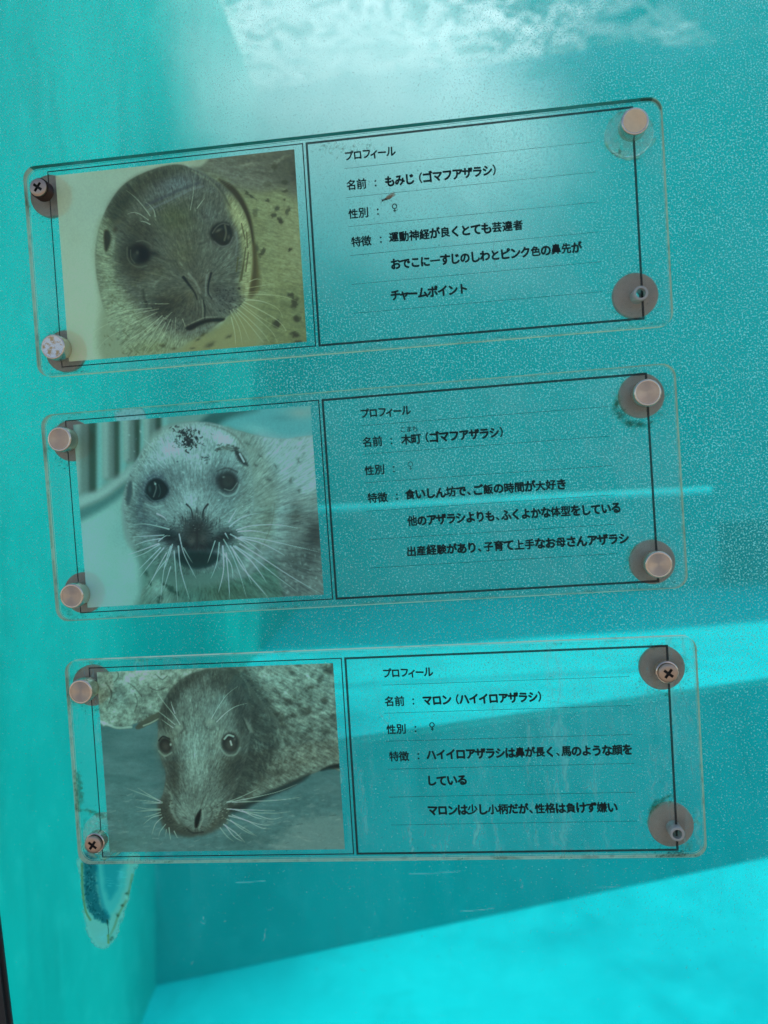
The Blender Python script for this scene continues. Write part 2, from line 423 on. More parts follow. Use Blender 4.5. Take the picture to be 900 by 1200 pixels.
class Canvas:
    """a printed picture, drawn in photograph pixels on the sheet's own grid; colours are 0-255 as seen"""
    def __init__(s, X, Y, base):
        s.X, s.Y = X, Y
        s.c = np.empty(X.shape + (3,)); s.c[:] = base
        s.a = np.zeros(X.shape)
    def sub(s, x0, x1, y0, y1):
        m = (s.X >= x0) & (s.X <= x1) & (s.Y >= y0) & (s.Y <= y1)
        r = np.where(m.any(1))[0]; c = np.where(m.any(0))[0]
        if not len(r) or not len(c): return None
        return slice(r[0], r[-1] + 1), slice(c[0], c[-1] + 1)
    def put(s, sl, al, col, mode='mix'):
        al = np.clip(al, 0, 1)[..., None]
        if mode == 'mix': s.c[sl] = s.c[sl] * (1 - al) + np.array(col, float) * al
        else: s.c[sl] = s.c[sl] * (1 - al + al * np.array(col, float))          # multiply, col as factors
        s.a[sl] = np.maximum(s.a[sl], al[..., 0])
    def warp(s, sl, amt, sc, seed):
        X, Y = s.X[sl], s.Y[sl]
        if amt == 0: return X, Y
        return X + amt * (fbm(X / sc, Y / sc, seed, 3) - .5) * 2, Y + amt * (fbm(X / sc + 40, Y / sc + 9, seed + 5, 3) - .5) * 2
    def poly(s, pts, col, blur=1.5, alpha=1., smooth=True, rough=0., rsc=6., seed=1, mode='mix', tex=0., tsc=3.):
        P = spline(pts, True, 6) if smooth else np.array(pts, float)
        m = blur + rough * 1.5 + 1
        sl = s.sub(P[:, 0].min() - m, P[:, 0].max() + m, P[:, 1].min() - m, P[:, 1].max() + m)
        if sl is None: return
        X, Y = s.warp(sl, rough, rsc, seed)
        d = np.full(X.shape, 1e9); ins = np.zeros(X.shape, bool)
        for i in range(len(P)):
            a = P[i]; b = P[(i + 1) % len(P)]; e = b - a; L = e @ e
            if L < 1e-9: continue
            t = np.clip(((X - a[0]) * e[0] + (Y - a[1]) * e[1]) / L, 0, 1)
            d = np.minimum(d, (X - a[0] - t * e[0]) ** 2 + (Y - a[1] - t * e[1]) ** 2)
            if a[1] != b[1]:
                cnd = (a[1] > Y) != (b[1] > Y)
                ins ^= cnd & (X < (b[0] - a[0]) * (Y - a[1]) / (b[1] - a[1]) + a[0])
        sd_ = np.where(ins, np.sqrt(d), -np.sqrt(d))
        al = smooth01(sd_ / (2 * blur) + .5) * alpha
        if tex: al = al * np.clip(1 - tex + 2 * tex * fbm(s.X[sl] / tsc, s.Y[sl] / tsc, seed + 11, 3), 0, 1.5)
        s.put(sl, al, col, mode)
    def blob(s, x, y, rx, ry, ang, col, alpha=1., hard=0., mode='mix', rough=0., rsc=6., seed=1, tex=0., tsc=3.):
        R = max(rx, ry) * (1.05 if hard > .5 else 2.2) + rough * 1.5
        sl = s.sub(x - R, x + R, y - R, y + R)
        if sl is None: return
        X, Y = s.warp(sl, rough, rsc, seed)
        c, n = math.cos(rad(ang)), math.sin(rad(ang))
        u = ((X - x) * c + (Y - y) * n) / rx; v = (-(X - x) * n + (Y - y) * c) / ry
        r = np.sqrt(u * u + v * v)
        al = (smooth01((1 - r) / (1 - hard + 1e-3)) if hard > 0 else np.exp(-r * r * 1.6)) * alpha
        if tex: al = al * np.clip(1 - tex + 2 * tex * fbm(s.X[sl] / tsc, s.Y[sl] / tsc, seed + 11, 3), 0, 1.5)
        s.put(sl, al, col, mode)
    def stroke(s, pts, w, col, alpha=1., w2=None, soft=.6, mode='mix', fade=False, n=6):
        P = spline(pts, False, n) if len(pts) > 2 else np.array(pts, float)
        w2 = w if w2 is None else w2; m = max(w, w2) + soft + 1
        sl = s.sub(P[:, 0].min() - m, P[:, 0].max() + m, P[:, 1].min() - m, P[:, 1].max() + m)
        if sl is None: return
        X, Y = s.X[sl], s.Y[sl]; best = np.zeros(X.shape); N = len(P) - 1
        for i in range(N):
            a, b = P[i], P[i + 1]; e = b - a; L = e @ e + 1e-9
            t = np.clip(((X - a[0]) * e[0] + (Y - a[1]) * e[1]) / L, 0, 1)
            d = np.sqrt((X - a[0] - t * e[0]) ** 2 + (Y - a[1] - t * e[1]) ** 2)
            g_ = (i + t) / N; ww = (w + (w2 - w) * g_) / 2
            al = smooth01((ww + soft / 2 - d) / soft) * np.minimum(1, (ww * 2) / .5)
            if fade: al = al * (1 - .7 * g_)
            best = np.maximum(best, al)
        s.put(sl, best * alpha, col, mode)
    def grain(s, amt, sc, seed, where=None, ang=None, stretch=1.):
        X, Y = s.X, s.Y
        if ang is not None:
            c, n = math.cos(rad(ang)), math.sin(rad(ang)); X, Y = (X * c + Y * n) / stretch, -X * n + Y * c
        f = 1 + amt * (fbm(X / sc, Y / sc, seed, 4, .65) - .5) * 2
        if where is not None: f = 1 + (f - 1) * where
        s.c *= f[..., None]
    def mask(s, pts, blur=2., rough=0., rsc=6., seed=1):
        t = Canvas(s.X, s.Y, (0, 0, 0)); t.poly(pts, (1, 1, 1), blur, 1., True, rough, rsc, seed); return t.c[..., 0]

    def smear(s, m, rad_px, sharp=True):
        """soft running together of the tones inside mask m"""
        k = max(1, int(round(rad_px * abs(s.X.shape[1] / (s.X.max() - s.X.min())))))
        def bx(a):
            for ax in (0, 1):
                p = [(0, 0)] * a.ndim; p[ax] = (k + 1, k)
                c = np.cumsum(np.pad(a, p, mode='edge'), axis=ax)
                n = a.shape[ax]
                hi = [slice(None)] * a.ndim; lo = [slice(None)] * a.ndim
                hi[ax] = slice(2 * k + 1, 2 * k + 1 + n); lo[ax] = slice(0, n)
                a = (c[tuple(hi)] - c[tuple(lo)]) / (2 * k + 1)
            return a
        w = np.clip(m, 0, 1)[..., None]; num, den = s.c * w, w + 1e-4
        for _ in range(2): num, den = bx(num), bx(den)
        s.c = s.c * (1 - w) + (num / np.maximum(den, 1e-4)) * w
    def fur(s, amt, m, flow, length=5., fine=1.1, seed=3, power=1.):
        """hair drawn out along a flow field: noise averaged along the lie of the coat"""
        dx, dy = flow; L = np.sqrt(dx * dx + dy * dy) + 1e-6; dx, dy = dx / L, dy / L
        acc = 0; N = 9
        for k in range(N):
            t = (k / (N - 1) - .5) * length
            acc = acc + hash_noise((s.X + dx * t) / fine, (s.Y + dy * t) / fine, seed)
        f = (acc / N - .5) * math.sqrt(N) * .9
        f = f * (.6 + .8 * fbm(s.X / 9, s.Y / 9, seed + 2, 2))
        s.c *= (1 + amt * f * m)[..., None]
    def clumps(s, amt, m, flow, sc=7., seed=8):
        """wet locks: broader light and dark tufts lying with the coat"""
        dx, dy = flow; L = np.sqrt(dx * dx + dy * dy) + 1e-6; dx, dy = dx / L, dy / L
        acc = 0
        for k in range(7):
            t = (k / 6 - .5) * sc * 2.2
            acc = acc + fbm((s.X + dx * t) / (sc * .45), (s.Y + dy * t) / (sc * .45), seed, 2)
        s.c *= (1 + amt * (acc / 7 - .5) * 2.6 * m)[..., None]
    def shade(s, x, y, rx, ry, ang, f, alpha=1.):
        """broad soft change of tone by factor f"""
        s.blob(x, y, rx, ry, ang, (f, f, f), alpha, mode='mul')

def print_grid(i, nx=440, ny=336):
    x0, x1, y0, y1 = PRINT_RECT
    u = np.linspace(x0, x1, nx); v = np.linspace(y0, y1, ny)
    U, V = np.meshgrid(u, v)
    ox, oy, a = SIGN_OFF[i]
    PXx = ox + U * math.cos(a) - V * math.sin(a) - SHEET_W / 2; PZz = oy + U * math.sin(a) + V * math.cos(a) + .2
    Q = [CR[r, 0] * PXx + CR[r, 1] * PZz + CT[r] for r in range(3)]
    return 450 + 900 * Q[0] / Q[2], 600 - 900 * Q[1] / Q[2], U, V
def whiskers(cv, lst, w, col, alpha=.9):
    for k, p in enumerate(lst):
        cv.stroke(p, w * (1.1 - .35 * ((k * 37) % 5) / 5), col, alpha * (.75 + .25 * ((k * 53) % 4) / 3), w2=.3, soft=.8)

def paint_brown_seal(cv):
    """round faced dark seal looking out from a pale floor, spotted back behind"""
    X, Y = cv.X, cv.Y
    cv.c[:] = np.array((137, 167, 143.)) + ((Y - 300) / 120)[..., None] * np.array((5, 4, 2.)) + (fbm(X / 40, Y / 40, 3)[..., None] - .5) * 12
    cv.blob(90, 395, 60, 40, 0, (140, 168, 138), .6); cv.blob(100, 240, 50, 40, 0, (130, 158, 140), .5)
    # spotted back (right)
    bk = [(232, 196), (248, 178), (290, 172), (380, 160), (380, 240), (380, 420), (240, 430), (262, 380), (288, 330), (290, 280), (272, 230)]
    cv.poly(bk, (114, 130, 92), 2.5)
    mback = cv.mask(bk, 3)
    cv.poly([(226, 200), (240, 176), (300, 166), (380, 160), (380, 236), (345, 232), (330, 222), (302, 226), (276, 222), (256, 208)], (90, 100, 84), 8, .95)
    cv.blob(340, 194, 26, 24, 0, (66, 74, 58), .75); cv.blob(300, 186, 40, 9, -5, (78, 86, 70), .6)
    cv.blob(262, 200, 20, 10, 20, (104, 116, 100), .6); cv.blob(300, 214, 26, 8, 10, (112, 124, 104), .6)
    cv.poly([(330, 250), (380, 240), (380, 330), (330, 330)], (122, 136, 96), 12, .7)
    cv.blob(318, 320, 26, 40, 0, (116, 132, 90), .6)
    cv.poly([(290, 395), (310, 350), (380, 330), (380, 425), (280, 425)], (98, 116, 78), 14, .75)
    cv.blob(300, 260, 8, 30, -10, (104, 116, 76), .5)
    cv.smear(mback, 4)
    for (x, y, rx, ry, a_, c_) in ((290, 193, 22, 3, -12, 1.25), (331, 186, 18, 2.5, -20, 1.3), (318, 204, 16, 3, 10, .8), (345, 205, 8, 10, 0, .75), (300, 180, 26, 2.5, -8, 1.2), (285, 208, 18, 2, 15, 1.15), (330, 214, 14, 3, 0, .82), (350, 180, 12, 6, 0, .75)):
        cv.blob(x, y, rx, ry, a_, (c_, c_, c_), .8, mode='mul', rough=4, rsc=6)
    flow = (np.ones_like(X) * 1., np.ones_like(X) * .25)
    cv.clumps(.14, mback, flow, 5, 15); cv.fur(.08, mback, flow, 3.5, 1.1, 21); cv.grain(.10, 3, 22, mback)
    cv.poly([(205, 187), (228, 181), (245, 182), (236, 195), (222, 194)], (136, 156, 130), 2.5, .85)
    dk = (60, 64, 46)
    for k, (x, y, rx, ry, a_, al) in enumerate([(322, 196, 4, 5, 0, .7), (334, 213, 5, 3.5, 20, .85), (334, 224, 4, 2.5, 0, .8), (313, 235, 4, 2, 20, .8),
            (333, 233, 3, 2, 0, .7), (325, 244, 4, 4, 0, .8), (321, 252, 3, 4, 40, .8), (329, 259, 4, 6, -35, .95), (337, 247, 3, 6, 20, .7), (294, 229, 10, 2, 38, .85),
            (299, 250, 4, 6, 0, .5), (340, 293, 3.5, 2.2, -25, .95), (308, 295, 3.5, 5.5, 20, .8), (300, 292, 4, 8, 0, .7), (304, 300, 3, 4, 0, .5), (313, 217, 7, 4, 0, .4),
            (341, 346, 5, 3.5, 30, .9), (345, 355, 5, 8.5, 25, .9), (324, 379, 6.5, 6, 30, 1), (348, 374, 5.5, 5.5, 20, 1), (346, 392, 7, 4.5, 20, 1), (349, 400, 5, 3, 0, .9),
            (300, 404, 5, 3, 10, .9), (270, 393, 4, 3, 0, .5)]):
        cv.blob(x, y, rx * 1.15, ry * 1.15, a_, dk, al, hard=.3, rough=2.4, rsc=3.5, seed=k)
    # neck crease and rim
    cv.poly([(256, 210), (276, 221), (291, 246), (298, 280), (301, 330), (292, 350), (293, 300), (288, 262), (273, 232)], (56, 44, 26), 2.4, .9)
    cv.poly([(294, 288), (300, 290), (305, 335), (292, 348), (293, 320)], (92, 74, 36), 3, .7)
    # head
    head = [(150, 213), (180, 198.5), (208, 193), (230, 200), (255, 213), (277, 233), (290, 260), (295, 290), (292, 330), (284, 355), (262, 374), (240, 390), (215, 404), (190, 415), (172, 422),
            (155, 424), (141, 406), (126, 374), (115, 332), (112, 296), (118, 262), (132, 233)]
    cv.poly(head, (80, 94, 80), 1.5)
    H = cv.mask(head, 2.)
    # tones: dark crown and sockets, paler cheek and throat
    cv.poly([(112, 300), (116, 262), (128, 254), (134, 290), (136, 320), (150, 350), (176, 374), (205, 392), (240, 390), (262, 380), (292, 350), (296, 425), (130, 430), (118, 350)], (112, 136, 108), 8, .95)
    cv.blob(140, 370, 16, 34, -25, (116, 142, 114), .7)
    cv.poly([(222, 402), (244, 386), (268, 376), (296, 350), (296, 425), (210, 425)], (130, 128, 80), 8, .8)
    cv.blob(180, 408, 34, 10, 0, (108, 126, 88), .7)
    cv.poly([(264, 226), (281, 242), (292, 268), (296, 310), (290, 345), (281, 340), (284, 305), (281, 275), (270, 250)], (150, 156, 106), 2.5, .85)
    cv.poly([(130, 240), (155, 211), (190, 198), (215, 197), (190, 210), (165, 228), (148, 248), (136, 262), (126, 266)], (58, 62, 46), 7, .8)
    cv.blob(208, 216, 36, 13, -12, (80, 102, 100), .75)
    cv.blob(190, 232, 20, 8, -22, (68, 86, 84), .55)
    cv.blob(258, 228, 16, 12, 40, (86, 98, 84), .7)
    cv.blob(205, 256, 28, 22, 0, (74, 82, 56), .8)
    cv.blob(214, 295, 22, 26, 5, (82, 88, 66), .7)
    cv.blob(243, 252, 16, 13, 20, (80, 98, 88), .7)
    cv.blob(262, 305, 20, 26, 0, (84, 100, 86), .7)
    cv.blob(160, 268, 24, 16, 25, (64, 62, 46), .75)
    cv.blob(152, 305, 18, 20, 0, (58, 56, 40), .75)
    cv.blob(163, 322, 12, 10, 0, (70, 62, 44), .7)
    cv.blob(185, 318, 14, 12, 0, (76, 76, 56), .6)
    cv.blob(176, 345, 12, 14, 0, (88, 102, 84), .5)
    cv.blob(205, 352, 28, 18, 12, (66, 68, 52), .85)
    cv.blob(190, 364, 14, 9, 20, (58, 58, 44), .6)
    cv.blob(222, 372, 18, 10, 0, (70, 80, 66), .75)
    cv.blob(236, 388, 22, 7, -15, (84, 104, 90), .85)
    cv.blob(262, 350, 20, 18, -20, (80, 94, 84), .8)
    cv.blob(232, 332, 16, 16, 0, (76, 82, 68), .7)
    cv.smear(H, 3.2)
    # lie of the coat: away from the nose
    fl = (X - 232, Y - 335)
    cv.clumps(.24, H, fl, 4.5, 61); cv.fur(.13, H, fl, 4, 1.1, 62); cv.fur(.10, H, fl, 2.2, .7, 63); cv.grain(.10, 2.6, 64, H)
    cv.shade(158, 292, 24, 22, 20, .72, .8); cv.shade(176, 272, 16, 14, 0, .82, .6); cv.shade(192, 360, 26, 12, 20, .74, .8); cv.shade(232, 366, 12, 12, 0, .85, .6)
    cv.shade(140, 236, 14, 24, 40, .8, .7); cv.shade(240, 300, 8, 30, 10, 1.12, .5); cv.shade(180, 330, 10, 14, 20, 1.14, .5); cv.shade(258, 338, 16, 14, 0, .88, .6)
    cv.shade(206, 226, 22, 10, -15, 1.16, .6); cv.shade(270, 300, 8, 26, 0, 1.12, .5); cv.shade(222, 338, 9, 14, -25, 1.14, .5)
    # wrinkle across the forehead, wet sheen streaks
    cv.stroke([(172, 240), (190, 232), (212, 222), (234, 214)], 3.2, (62, 78, 76), .55, soft=3)
    cv.stroke([(176, 245), (196, 236), (220, 224), (238, 218)], 2.4, (106, 124, 120), .4, soft=2.5)
    for k in range(26):
        x = 168 + 4.2 * k; y = 246 - k * 1.5 + (k % 5) * 2
        cv.stroke([(x, y), (x + 8, y - 5)], 1.1, (100, 118, 114), .22)
    cv.stroke([(225, 200), (248, 214), (266, 234)], 2, (120, 130, 104), .4, soft=2)
    cv.stroke([(253, 216), (262, 228), (268, 240)], 2.4, (56, 66, 54), .5, soft=2)
    for x0, y0, x1, y1 in [(288, 290, 283, 328), (291, 296, 288, 318), (285, 312, 281, 330), (289, 272, 290, 290), (279, 302, 277, 318), (283, 262, 287, 280)]:
        cv.stroke([(x0, y0), (x1, y1)], 1.7, (80, 74, 44), .75, soft=1)
    # cheek flecks
    rnd = random.Random(3)
    for k in range(70):
        x = rnd.uniform(122, 176); y = rnd.uniform(318, 420)
        cv.blob(x, y, rnd.uniform(1.4, 3.2), rnd.uniform(.8, 1.5), rnd.uniform(30, 60), (74, 84, 60), rnd.uniform(.2, .55))
    for (x, y, rx, ry, a_) in ((190, 405, 5, 2.4, 20), (204, 409, 4, 2, 0), (246, 404, 8, 3.2, -30), (238, 392, 6, 1.8, -35), (232, 398, 4, 1.8, -30), (226, 408, 3, 1.6, 0), (268, 394, 5, 2, -30)):
        cv.blob(x, y, rx, ry, a_, (62, 62, 42), .7, rough=1.5, rsc=3)
    # ear, brow marks
    cv.poly([(123, 270), (128, 271), (130, 281), (126, 293), (123, 293), (121.5, 278)], (46, 42, 30), 2, .95)
    cv.blob(133, 285, 2.5, 12, 8, (132, 152, 124), .5)
    cv.blob(135, 269, 4, 4.5, 20, (60, 48, 34), .7); cv.blob(139, 260, 5, 4, 0, (90, 82, 62), .5); cv.blob(145, 256, 5, 3, 0, (62, 58, 42), .5)
    # muzzle: pads, septum, nostrils
    cv.stroke([(168, 340), (169, 350), (172, 358)], 3, (44, 46, 36), .5, soft=3)
    cv.stroke([(180, 336), (184, 330), (190, 326)], 2.5, (112, 128, 108), .45, soft=3)
    cv.stroke([(176, 349), (190, 351), (207, 356)], 4, (50, 52, 42), .45, soft=4)
    cv.stroke([(215, 325), (221, 333), (228, 343), (231, 351)], 3.6, (32, 36, 30), .95, w2=1.1, soft=2.2)
    cv.stroke([(221, 321), (229, 330), (234.5, 343)], 2.6, (124, 138, 118), .5, soft=2.4)
    cv.stroke([(247.5, 320), (244.5, 332), (244, 343), (248, 350)], 2.6, (34, 42, 38), .9, w2=1.2, soft=1.8)
    cv.stroke([(242.5, 322), (241, 334), (241.5, 346)], 2, (122, 136, 122), .5, soft=2)
    cv.stroke([(238.5, 352), (240, 362), (240, 374)], 1.4, (34, 40, 34), .8); cv.stroke([(237, 352), (237.6, 362), (237.6, 372)], 1.5, (122, 134, 112), .45, soft=1.4)
    cv.blob(224, 346, 5, 9, -25, (94, 88, 66), .45)
    # mouth
    cv.poly([(217, 384), (228, 378.5), (240, 374.5), (251, 373), (263, 373), (260, 376.5), (246, 377.5), (235, 381), (223, 387)], (30, 34, 27), 1.6, .95)
    cv.stroke([(218, 382), (230, 376), (241, 372), (254, 371.5)], 1.3, (128, 142, 118), .5, soft=1.2)
    cv.stroke([(220, 390), (236, 386), (250, 380)], 3, (104, 124, 108), .4, soft=3)
    # whisker beds
    for k in range(46):
        x = rnd.uniform(252, 283); y = rnd.uniform(334, 368)
        cv.blob(x, y, rnd.uniform(.9, 1.6), rnd.uniform(.8, 1.2), 20, (38, 42, 36), .65)
    for k in range(40):
        t = k / 39; cv.blob(168 + 40 * t + rnd.uniform(-2, 3), 356 + 30 * t + rnd.uniform(-5, 3), rnd.uniform(.8, 1.4), .9, 40, (42, 46, 38), .75)
    for k in range(30): cv.blob(rnd.uniform(180, 225), rnd.uniform(356, 382), 1.1, .9, 0, (46, 48, 40), .5)
    # left eye: dark wet ball in a brown socket
    cv.blob(162, 297, 21, 19, 20, (46, 44, 33), .75)
    cv.blob(163.5, 297.5, 17, 15, 22, (32, 35, 28), 1, hard=.5)
    cv.blob(165.5, 298, 13, 11.5, 20, (23, 27, 23), 1, hard=.3)
    cv.blob(158, 300, 5.5, 7.5, 10, (58, 70, 58), .55)
    cv.stroke([(149, 290), (149.5, 302), (155, 310), (164, 313), (172, 311)], 1.7, (96, 114, 96), .45, soft=1.8)
    cv.stroke([(153, 293), (153.5, 302), (158, 308.5)], 1.2, (84, 100, 86), .6, soft=1.2)
    cv.stroke([(160, 283), (168, 282), (175, 285.5), (178, 289)], 1.5, (100, 114, 96), .45, soft=1.6)
    cv.blob(161, 296, 2.2, 3, 0, (92, 106, 92), .55)
    cv.blob(180, 297, 9, 3.2, 12, (34, 32, 25), .7)
    cv.stroke([(184, 300), (196, 305), (206, 306)], 3, (58, 62, 50), .5, soft=3)
    # right eye
    cv.blob(260, 275, 18, 17, 40, (88, 106, 98), .45)
    cv.poly([(246, 276.5), (248, 267), (256, 261), (266.5, 261), (272.5, 270), (272, 281), (264.5, 288.5), (254, 286)], (36, 39, 31), 2.8, .97)
    cv.blob(258, 276, 6, 6, 0, (52, 44, 30), .7)
    cv.stroke([(249, 273), (254, 266), (261, 262), (268, 263.5)], 1.5, (116, 130, 116), .5, soft=1.6)
    cv.stroke([(263.5, 264), (265, 273), (263, 281.5)], 2.2, (112, 120, 100), .55, soft=1.8)
    cv.stroke([(251, 283), (259, 288.5), (268, 286.5), (273, 278)], 1.7, (110, 128, 118), .5, soft=1.8)
    cv.blob(256, 270, 5, 2, -28, (118, 126, 108), .6); cv.blob(268, 278, 2.2, 4, 10, (92, 104, 90), .6)
    cv.stroke([(277, 272), (278, 286), (276, 298)], 2.4, (116, 132, 120), .4, soft=2.5)
    cv.stroke([(246, 279), (240, 284), (233, 286)], 2.4, (58, 66, 56), .5, soft=2.4)
    wc = (172, 188, 160)
    whiskers(cv, [[(176, 253), (168, 242), (158, 231), (148, 223)], [(182, 254), (180, 246), (175, 240), (171, 237)], [(174, 258), (164, 251), (156, 249), (149, 251)],
                  [(176, 263), (170, 260), (164, 259)], [(223, 246), (226, 230), (227, 215), (225, 206)], [(231, 244), (236, 237), (240, 232)]], .95, wc, .75)
    L = [[(178, 361), (150, 364), (128, 371), (120, 374)], [(186, 362), (150, 370), (118, 384), (104, 396), (103, 402)], [(184, 366), (150, 382), (124, 398), (113, 412)],
         [(190, 370), (168, 388), (152, 398), (140, 410)], [(186, 374), (170, 392), (154, 410)], [(194, 378), (184, 396), (170, 414)], [(192, 372), (176, 398), (167, 418)],
         [(200, 374), (190, 396), (181, 413)], [(202, 376), (199, 394), (193, 412)], [(206, 372), (205, 392), (206, 410)], [(214, 374), (218, 385)], [(182, 356), (196, 356), (199, 356)],
         [(164, 355), (176, 356), (183, 356)], [(194, 374), (200, 367), (202, 366)], [(196, 370), (182, 384), (168, 394)]]
    whiskers(cv, L, 1.0, (160, 176, 144), .62)
    R_ = [[(288, 338), (305, 335), (322, 332)], [(286, 345), (310, 345), (334, 348), (350, 354)], [(286, 350), (310, 354), (326, 362), (332, 374)], [(286, 354), (306, 364), (326, 376), (335, 387), (331, 388)],
          [(284, 356), (302, 370), (322, 382), (334, 388)], [(282, 358), (300, 372), (318, 388), (325, 401)], [(278, 362), (292, 374), (308, 390), (317, 403)], [(276, 364), (290, 378), (303, 394), (309, 402)],
          [(273, 362), (284, 380), (292, 398)], [(270, 364), (280, 384), (284, 405)], [(271, 372), (275, 390), (276, 405)], [(292, 330), (300, 327), (306, 328)], [(287, 343), (302, 342), (312, 343)], [(288, 352), (300, 352), (312, 354)]]
    whiskers(cv, R_, 1.1, (166, 182, 146), .68)
    cv.grain(.05, 1.3, 44)

def paint_white_faced_seal(cv):
    """pale faced seal with dark muzzle, railings behind on the left"""
    X, Y = cv.X, cv.Y
    rnd = random.Random(5)
    cv.c[:] = np.array((110, 174, 162.)) + (fbm(X / 26, Y / 26, 5)[..., None] - .5) * 20
    cv.blob(112, 660, 40, 50, 0, (116, 180, 164), .6); cv.blob(150, 625, 24, 24, 0, (98, 164, 156), .5)
    # water behind at the top right
    cv.poly([(225, 470), (390, 460), (390, 530), (300, 515), (262, 500)], (76, 158, 156), 6)
    cv.blob(300, 503, 26, 8, 12, (100, 176, 170), .7); cv.blob(352, 484, 22, 9, 0, (112, 158, 148), .75); cv.blob(368, 478, 9, 7, 0, (124, 162, 152), .6); cv.blob(330, 490, 16, 5, 0, (64, 132, 130), .5)
    cv.poly([(206, 492), (240, 483), (302, 479), (268, 490), (252, 500), (228, 498)], (44, 92, 86), 6, .9)
    # railing area left
    cv.poly([(84, 492), (240, 474), (225, 500), (180, 520), (150, 560), (146, 575), (112, 590), (86, 594)], (90, 150, 140), 4)
    for (xa, xb, yb) in ((95, 112, 577), (128, 139, 560), (152, 163, 540), (176, 188, 525)):
        yt = 490 - (xa - 95) * .18
        cv.poly([(xa - 3, yt - 9), (xb, yt - 9), (xb, yb), (xa - 3, yb + 2)], (84, 118, 98), 3.5, .9, smooth=False)
        cv.poly([((xa + xb) / 2, yt - 9), (xb + 1, yt - 9), (xb + 1, yb), ((xa + xb) / 2 + 1, yb)], (42, 74, 62), 3.5, .85, smooth=False)
        cv.poly([(xa - 8, yt - 9), (xa - 1, yt - 9), (xa - 1, yb), (xa - 7, yb)], (118, 158, 138), 3.5, .8, smooth=False)
        cv.poly([(xb + 2, yt - 9), (xb + 9, yt - 9), (xb + 8, yb - 4), (xb + 2, yb)], (98, 176, 168), 3, .7, smooth=False)
    cv.poly([(86, 586), (120, 572), (150, 550), (154, 566), (122, 588), (86, 602)], (122, 162, 144), 5, .9)
    cv.poly([(86, 600), (122, 583), (150, 563), (149, 574), (125, 594), (86, 614)], (60, 116, 110), 5, .9)
    cv.blob(154, 548, 7, 5, -20, (130, 168, 150), .6)
    cv.smear(np.clip((150 - X) / 4, 0, 1) + np.clip((500 - Y) / 4, 0, 1), 1.6)
    # body behind right
    body = [(245, 508), (275, 505), (300, 511), (330, 515), (384, 518), (392, 600), (392, 720), (200, 728), (172, 716), (168, 690), (200, 660), (262, 620)]
    cv.poly(body, (108, 136, 126), 2)
    Bm = cv.mask(body, 2)
    cv.poly([(300, 510), (335, 514), (390, 518), (390, 600), (345, 570), (322, 550), (305, 530)], (124, 166, 162), 9, .85)
    cv.poly([(262, 508), (300, 514), (316, 545), (326, 585), (318, 640), (296, 630), (284, 590), (290, 560), (276, 530)], (106, 126, 100), 9, .85)
    cv.blob(302, 558, 15, 24, 10, (122, 142, 112), .6); cv.blob(314, 606, 10, 28, 8, (90, 98, 60), .7); cv.blob(300, 620, 12, 20, 0, (104, 116, 84), .6)
    cv.blob(328, 610, 7, 26, 10, (112, 146, 144), .75); cv.blob(316, 650, 10, 16, 40, (104, 130, 126), .6)
    cv.poly([(338, 600), (392, 580), (392, 720), (330, 720), (310, 690), (326, 655), (336, 630)], (86, 98, 86), 10, .9)
    cv.blob(368, 628, 14, 28, 10, (50, 60, 50), .85); cv.blob(347, 602, 8, 16, 10, (70, 74, 54), .75); cv.blob(352, 660, 28, 24, 0, (62, 82, 72), .8); cv.blob(366, 592, 18, 14, 0, (112, 132, 116), .6); cv.blob(338, 690, 30, 12, 0, (70, 92, 82), .7)
    cv.poly([(168, 640), (200, 664), (240, 680), (290, 672), (322, 655), (322, 724), (170, 726), (166, 690)], (66, 116, 102), 8, .9)
    cv.blob(186, 690, 16, 26, -15, (104, 158, 144), .9); cv.blob(200, 712, 16, 10, 0, (104, 154, 138), .7); cv.blob(176, 660, 8, 16, -20, (100, 156, 146), .7)
    cv.blob(265, 694, 40, 14, 0, (60, 98, 80), .75); cv.blob(236, 672, 34, 7, 0, (70, 128, 120), .6); cv.blob(225, 700, 16, 10, 0, (62, 116, 104), .6)
    cv.smear(Bm, 3)
    fl = (X - 231 + .01, Y - 625)
    cv.clumps(.24, Bm, fl, 5, 71); cv.fur(.12, Bm, fl, 4, 1.1, 72)
    for k in range(110):
        x = rnd.uniform(328, 384); y = rnd.uniform(640, 704); cv.blob(x, y, rnd.uniform(1, 3.4), rnd.uniform(.8, 2), rnd.uniform(0, 90), (128, 152, 138), rnd.uniform(.1, .45), rough=1.5, rsc=3)
    for (x, y, rx, ry, a_) in ((315, 562, 6, 3, 40), (341, 563, 3, 6, 10), (323, 546, 4, 2, 30), (350, 540, 4, 2, 50), (300, 545, 4, 2, 40), (290, 520, 5, 2.5, 30), (306, 535, 4, 2, 40), (350, 575, 3, 3, 0)):
        cv.blob(x, y, rx, ry, a_, (64, 82, 70), .65, rough=1.8, rsc=3)
    cv.stroke([(318, 640), (305, 658), (285, 674)], 6, (98, 128, 124), .5, soft=6); cv.stroke([(302, 640), (298, 656), (288, 670)], 5, (74, 66, 56), .35, soft=5)
    cv.stroke([(322, 590), (318, 615), (308, 640)], 1.4, (84, 76, 50), .4, soft=1.4)
    for (x, y, rx, ry, a_) in ((200, 690, 9, 4, 40), (188, 700, 4, 6, 10), (186, 708, 3, 5, 0), (172, 672, 3, 5, -30), (181, 670, 3, 4, 20), (207, 695, 6, 3, 30), (193, 684, 5, 2, 50), (176, 684, 3, 4, 0)):
        cv.blob(x, y, rx, ry, a_, (36, 70, 60), .8, rough=2.8, rsc=4)
